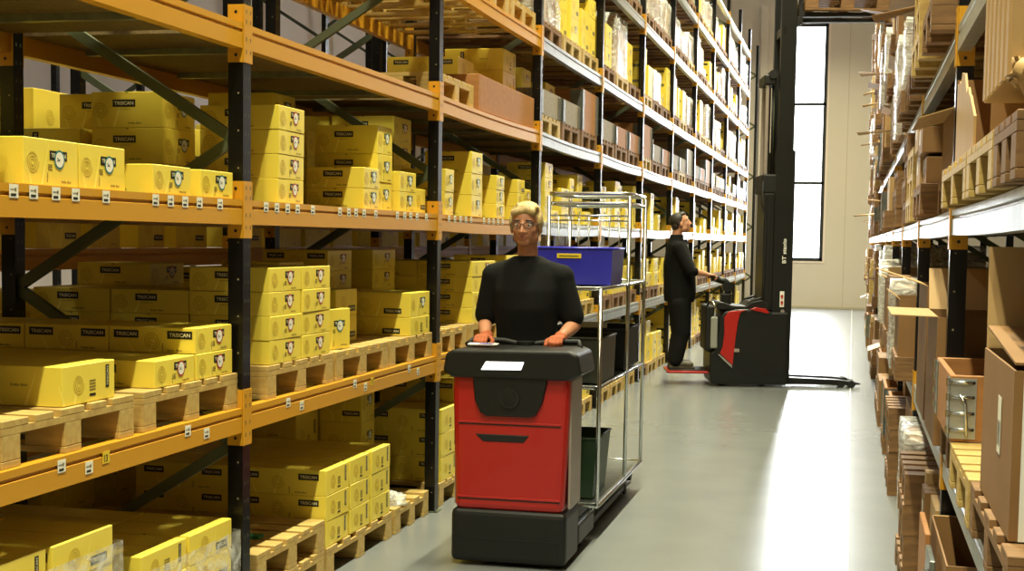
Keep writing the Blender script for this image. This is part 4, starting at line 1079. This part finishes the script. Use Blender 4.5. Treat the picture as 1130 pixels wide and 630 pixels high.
# ------------------------------------------------------------------ people
def solid(mb, voxel, name, m, parent, smooth=3, loc=(0, 0, 0)):
    o = mb.build('tmp'); 
    r = o.modifiers.new('r', 'REMESH'); r.mode = 'VOXEL'; r.voxel_size = voxel
    s = o.modifiers.new('s', 'SMOOTH'); s.factor = .5; s.iterations = smooth
    dg = bpy.context.evaluated_depsgraph_get(); me = bpy.data.meshes.new_from_object(o.evaluated_get(dg))
    bpy.data.objects.remove(o); me.materials.clear(); me.materials.append(M[m]); me.name = name
    me.polygons.foreach_set('material_index', [0]*len(me.polygons)); me.polygons.foreach_set('use_smooth', [True]*len(me.polygons))
    return link(name, me, parent, loc)
def cap(b, p, q, r0, r1, sx=1):
    n = 9; p = Vector(p); q = Vector(q); d = (q-p).normalized()
    b.cyl(p, q, r0, 'skin', r1, 14); b.ell(p, (r0, r0, r0), 'skin', 14, 10); b.ell(q, (r1, r1, r1), 'skin', 14, 10)
def loft(b, rings):
    """rings: (centre, half width x, half depth y) horizontal ellipses stacked upward"""
    n = 20; vs = []; fs = []
    for c, rx, ry in rings:
        for k in range(n): a = 2*math.pi*k/n; vs.append((c[0]+rx*math.cos(a), c[1]+ry*math.sin(a), c[2]))
    for i in range(len(rings)-1):
        for k in range(n): fs.append((i*n+k, i*n+(k+1) % n, (i+1)*n+(k+1) % n, (i+1)*n+k))
    fs += [tuple(range(n))[::-1], tuple((len(rings)-1)*n+k for k in range(n))]
    b.add(vs, fs, 'skin', True)
def hand(b, W, fwd, pn, lat, curl=1.0, s=1.0, g=0):
    W = Vector(W); fwd = Vector(fwd).normalized(); pn = Vector(pn); pn = (pn-fwd*pn.dot(fwd)).normalized(); lat = Vector(lat); lat = (lat-fwd*lat.dot(fwd)-pn*lat.dot(pn)).normalized()
    for k in (-.026, -.009, .009, .026): cap(b, W+fwd*.012*s+lat*k*.7*s, W+fwd*.082*s+lat*k*s, (.015+g)*s, (.012+g)*s)
    for i, (k, L) in enumerate(((.029, .9), (.0098, 1.0), (-.0098, .93), (-.028, .75))):
        p = W+fwd*.085*s+lat*k*s; a = 0
        for j, seg in enumerate((.042, .026, .02)):
            a += curl*(.55, .85, .6)[j]*(1+.06*i); d = fwd*math.cos(a)+pn*math.sin(a)+lat*k*.8
            q = p+d.normalized()*seg*L*s; cap(b, p, q, (.0092-.0009*j+g)*s, (.0086-.0011*j+g)*s); p = q
    p = W+fwd*.025*s+lat*.03*s; d = (fwd*.65+lat*.6+pn*.35).normalized(); q = p+d*.045*s; cap(b, p, q, (.013+g)*s, (.0105+g)*s)
    d = (fwd*.8+lat*.05+pn*.6*curl).normalized(); cap(b, q, q+d*.032*s, (.0105+g)*s, (.0085+g)*s)
def head(b, c, yaw, pitch, s=1.0):
    """c = centre of the head; looks along (cos yaw, sin yaw) tilted up by pitch; returns the frame"""
    R = Matrix.Rotation(yaw, 3, 'Z') @ Matrix.Rotation(-pitch, 3, 'Y'); c = Vector(c)
    P = lambda x, y, z: c+R @ Vector((x*s, y*s, z*s))
    b.ell(P(-.012, 0, .028), (.094*s, .073*s, .084*s), 'skin', 24, 16, R)
    b.ell(P(.022, 0, -.02), (.064*s, .06*s, .085*s), 'skin', 24, 16, R)
    b.ell(P(.040, 0, -.078), (.038*s, .038*s, .028*s), 'skin', 16, 12, R)          # chin
    for y in (-1, 1):
        b.ell(P(.045, y*.036, -.022), (.028*s, .022*s, .028*s), 'skin', 14, 10, R)   # cheek
        b.ell(P(-.005, y*.074, -.012), (.018*s, .009*s, .031*s), 'skin', 14, 10, R)  # ear
        b.ell(P(.066, y*.028, .022), (.014*s, .026*s, .009*s), 'skin', 12, 8, R)     # brow
        b.ell(P(.005, y*.045, -.06), (.04*s, .02*s, .028*s), 'skin', 12, 8, R)       # jaw
    for k in range(5): b.ell(P(.080+.0045*k, 0, .012-.0105*k), (.012*s, (.0075+.0012*k)*s, .011*s), 'skin', 10, 8, R)
    for y in (-1, 1): b.ell(P(.086, y*.012, -.034), (.011*s, .009*s, .008*s), 'skin', 10, 8, R)
    b.ell(P(.074, 0, -.053), (.013*s, .024*s, .0065*s), 'skin', 12, 8, R); b.ell(P(.073, 0, -.064), (.012*s, .020*s, .006*s), 'skin', 12, 8, R)
    return P, R
def face(t, P, R, s):
    for y in (-1, 1):
        b = MB(); b.ell(P(.066, y*.030, .003), (.012*s, .0125*s, .0085*s), 'eye_white', 12, 8, R); b.ell(P(.0745, y*.030, .003), (.0045*s, .0055*s, .0055*s), 'eye_dark', 10, 8, R); b.build('eye', t)
        b = MB(); b.ell(P(.0795, y*.031, .026), (.004*s, .019*s, .0035*s), 'hair_dark', 12, 6, R); b.build('eyebrow', t)
    b = MB(); b.ell(P(.083, 0, -.0545), (.006*s, .023*s, .0045*s), 'lip', 12, 6, R); b.ell(P(.0815, 0, -.0635), (.006*s, .019*s, .0048*s), 'lip', 12, 6, R); b.build('lips', t)

def woman():
    O = Vector((-1.685, 7.44, .184)); t = thing('person', 'person with short blond hair and glasses in black t-shirt driving the red truck', 'person', tuple(O))
    W = lambda x, y, z: (x, y, z-.184)          # x, y relative to the body axis, z above the floor
    b = MB(); c = Vector(W(.0, -.05, 1.722))
    P, R = head(b, c, -math.pi/2, -.02, 1.06)
    cap(b, W(0, .015, 1.45), W(0, -.012, 1.66), .058, .052)
    loft(b, [(W(0, .0, .95), .13, .10), (W(0, 0, 1.1), .12, .09), (W(0, 0, 1.3), .14, .095), (W(0, .01, 1.42), .155, .09), (W(0, .01, 1.49), .10, .07), (W(0, .01, 1.52), .06, .055)])
    EL = {-1: (-.235, .02, 1.20), 1: (.255, .02, 1.20)}; WR = {-1: (-.185, -.175, 1.135), 1: (.215, -.175, 1.14)}
    for s in (-1, 1):
        cap(b, W(s*.16, .01, 1.455), W(s*.185, .01, 1.45), .052, .05); cap(b, W(s*.185, .01, 1.45), W(*EL[s]), .048, .038)
        e = Vector(W(*EL[s])); w_ = Vector(W(*WR[s])); m_ = e.lerp(w_, .35); cap(b, e, m_, .038, .038); cap(b, m_, w_, .038, .025)
        hand(b, w_, (0, -1, .03), (0, -.1, -1), (-s, 0, 0), 1.25, .95)
        cap(b, W(s*.075, 0, .95), W(s*.085, -.01, .60), .075, .055); cap(b, W(s*.085, -.01, .60), W(s*.09, .02, .27), .052, .036); cap(b, W(s*.09, .02, .25), W(s*.095, -.10, .225), .034, .028)
    solid(b, .0055, 'body', 'skin', t, 2)
    face(t, P, R, 1.06)
    b = MB()                                                                # t-shirt
    loft(b, [(W(0, 0, .93), .172, .125), (W(0, 0, 1.02), .168, .12), (W(0, -.005, 1.15), .165, .118), (W(0, -.012, 1.28), .175, .13), (W(0, -.005, 1.38), .19, .125), (W(0, .008, 1.47), .19, .10), (W(0, .01, 1.525), .14, .085), (W(0, .008, 1.562), .072, .068)])
    for s in (-1, 1):
        cap(b, W(s*.10, .01, 1.485), W(s*.185, .01, 1.45), .058, .07); cap(b, W(s*.185, .01, 1.44), Vector(W(s*.19, .012, 1.42)).lerp(Vector(W(*EL[s])), .80), .068, .066)
    solid(b, .009, 't_shirt', 'cloth_black', t, 4)
    b = MB()
    loft(b, [(W(0, .0, .84), .155, .125), (W(0, 0, .93), .165, .12), (W(0, 0, 1.0), .15, .11)])
    for s in (-1, 1): cap(b, W(s*.078, 0, .90), W(s*.088, -.01, .60), .092, .072); cap(b, W(s*.088, -.01, .60), W(s*.092, .02, .27), .070, .06)
    solid(b, .01, 'trousers', 'cloth_black', t, 4)
    for s in (-1, 1):
        b = MB(); cap(b, W(s*.092, .03, .232), W(s*.097, -.13, .222), .045, .038); b.box(s*.095-.042, s*.095+.042, -.17, .075, 0, .022, 'skin'); solid(b, .006, 'shoe', 'truck_dark', t, 3)
        b = MB(); w_ = Vector(W(*WR[s])); hand(b, w_, (0, -1, .03), (0, -.1, -1), (-s, 0, 0), 1.25, .95, .0028); cap(b, w_+Vector((0, .035, 0)), w_, .036, .031); solid(b, .0045, 'work_glove', 'glove', t, 2)
    # hair
    b = MB(); q = lambda x, y, z: P(x, y, z)
    b.ell(q(-.02, 0, .045), (.098, .084, .083), 'skin', 24, 16, R); b.ell(q(.03, .012, .088), (.05, .066, .024), 'skin', 16, 10, R); b.ell(q(-.05, 0, -.005), (.064, .079, .075), 'skin', 16, 12, R)
    for y in (-1, 1): b.ell(q(-.005, y*.072, .02), (.045, .014, .05), 'skin', 12, 8, R)
    r = random.Random(2)
    for i in range(26): a = r.uniform(0, 6.28); b.ell(q(-.02+.085*math.cos(a)*r.random(), .075*math.sin(a)*r.random(), .100+r.uniform(-.02, .008)), (.022, .014, .008), 'skin', 8, 6, R)
    for k in range(9): b.ell(q(.066, -.055+k*.0135, .078-abs(k-5)*.003), (.02, .011, .022), 'skin', 8, 6, R)
    solid(b, .005, 'hair', 'hair_blond', t, 2)
    b = MB()
    for y in (-1, 1):
        pts = [q(.094-.003*abs(math.cos(a)), y*.032+.025*math.cos(a), .002+.016*math.sin(a)) for a in [2*math.pi*k/18 for k in range(18)]]; b.tube(pts, .0022, 'frame_dark', 6, True)
        b.tube([q(.09, y*.057, .006), q(.03, y*.078, .01), q(-.01, y*.08, .004)], .002, 'frame_dark', 6)
    b.tube([q(.094, -.008, .006), q(.097, 0, .009), q(.094, .008, .006)], .002, 'frame_dark', 6); b.build('glasses', t)
woman()

def man():
    ox, oy = -.30, .38; O = stloc(ox, oy, .178); t = thing('person', 'dark haired person in black standing on the stacker platform, looking up at the shelves', 'person', O, SA)
    V = lambda s, y, z: (s-ox, y, z-.178)
    b = MB(); c = Vector(V(-.335, 0, 1.862))
    P, R = head(b, c, 0, .30, 1.12)
    cap(b, V(-.40, 0, 1.62), V(-.365, 0, 1.80), .062, .056)
    loft(b, [(V(-.34, 0, .98), .10, .14), (V(-.34, 0, 1.2), .10, .14), (V(-.35, 0, 1.45), .105, .16), (V(-.38, 0, 1.58), .08, .12), (V(-.39, 0, 1.63), .06, .06)])
    EL = {-1: (-.235, -.25, 1.315), 1: (-.235, .24, 1.315)}; WR = {-1: (-.03, -.115, 1.275), 1: (-.03, .16, 1.275)}
    for s in (-1, 1):
        sh = Vector(V(-.375, s*.19, 1.56)); e = Vector(V(*EL[s])); w_ = Vector(V(*WR[s])); cap(b, sh, e, .052, .043); m_ = e.lerp(w_, .35); cap(b, e, m_, .043, .042); cap(b, m_, w_, .042, .028)
        hand(b, w_, (1, -.1*s, -.08), (.1, 0, -1), (0, -s, 0), 1.15, 1.02)
        cap(b, V(-.33, s*.09, .98), V(-.31, s*.10, .60), .085, .06); cap(b, V(-.31, s*.10, .60), V(-.37, s*.105, .27), .058, .04); cap(b, V(-.37, s*.105, .25), V(-.24, s*.115, .22), .036, .03)
    solid(b, .0065, 'body', 'skin2', t, 2)
    face(t, P, R, 1.12)
    b = MB()
    loft(b, [(V(-.335, 0, .95), .175, .195), (V(-.33, 0, 1.05), .19, .20), (V(-.335, 0, 1.2), .188, .20), (V(-.345, 0, 1.38), .185, .21), (V(-.36, 0, 1.5), .15, .22), (V(-.375, 0, 1.61), .12, .195), (V(-.385, 0, 1.67), .085, .10), (V(-.375, 0, 1.73), .072, .072)])
    for s in (-1, 1):
        sh = Vector(V(-.375, s*.185, 1.58)); e = Vector(V(*EL[s])); cap(b, sh, e, .078, .062); cap(b, e, e.lerp(Vector(V(*WR[s])), .22), .06, .055)
    solid(b, .01, 'sweater', 'cloth_black', t, 4)
    b = MB()
    loft(b, [(V(-.335, 0, .84), .125, .17), (V(-.335, 0, .95), .135, .175), (V(-.335, 0, 1.03), .13, .165)])
    for s in (-1, 1): cap(b, V(-.33, s*.09, .93), V(-.31, s*.10, .60), .132, .105); cap(b, V(-.31, s*.10, .60), V(-.37, s*.105, .27), .10, .085); b.box(-.02, .02, s*.19-.01, s*.19+.01, .5, .62, 'skin')
    solid(b, .011, 'trousers', 'cloth_black', t, 4)
    for s in (-1, 1):
        b = MB(); cap(b, V(-.40, s*.105, .235), V(-.20, s*.118, .222), .052, .042); x = V(-.29, 0, 0)[0]; b.box(x-.155, x+.145, s*.11-.045, s*.11+.045, 0, .024, 'skin'); solid(b, .007, 'shoe', 'shoe', t, 3)
    b = MB()
    b.ell(P(-.024, 0, .04), (0.1008, 0.0868, 0.0896), 'skin', 24, 16, R); b.ell(P(-.06, 0, -.01), (0.0515, 0.0762, 0.0672), 'skin', 16, 12, R); b.ell(P(.02, 0, .085), (0.0616, 0.0616, 0.0336), 'skin', 16, 10, R)
    for y in (-1, 1): b.ell(P(-.02, y*.068, .015), (0.0336, 0.0123, 0.0392), 'skin', 12, 8, R)
    solid(b, .0055, 'hair', 'hair_dark', t, 2)
man()
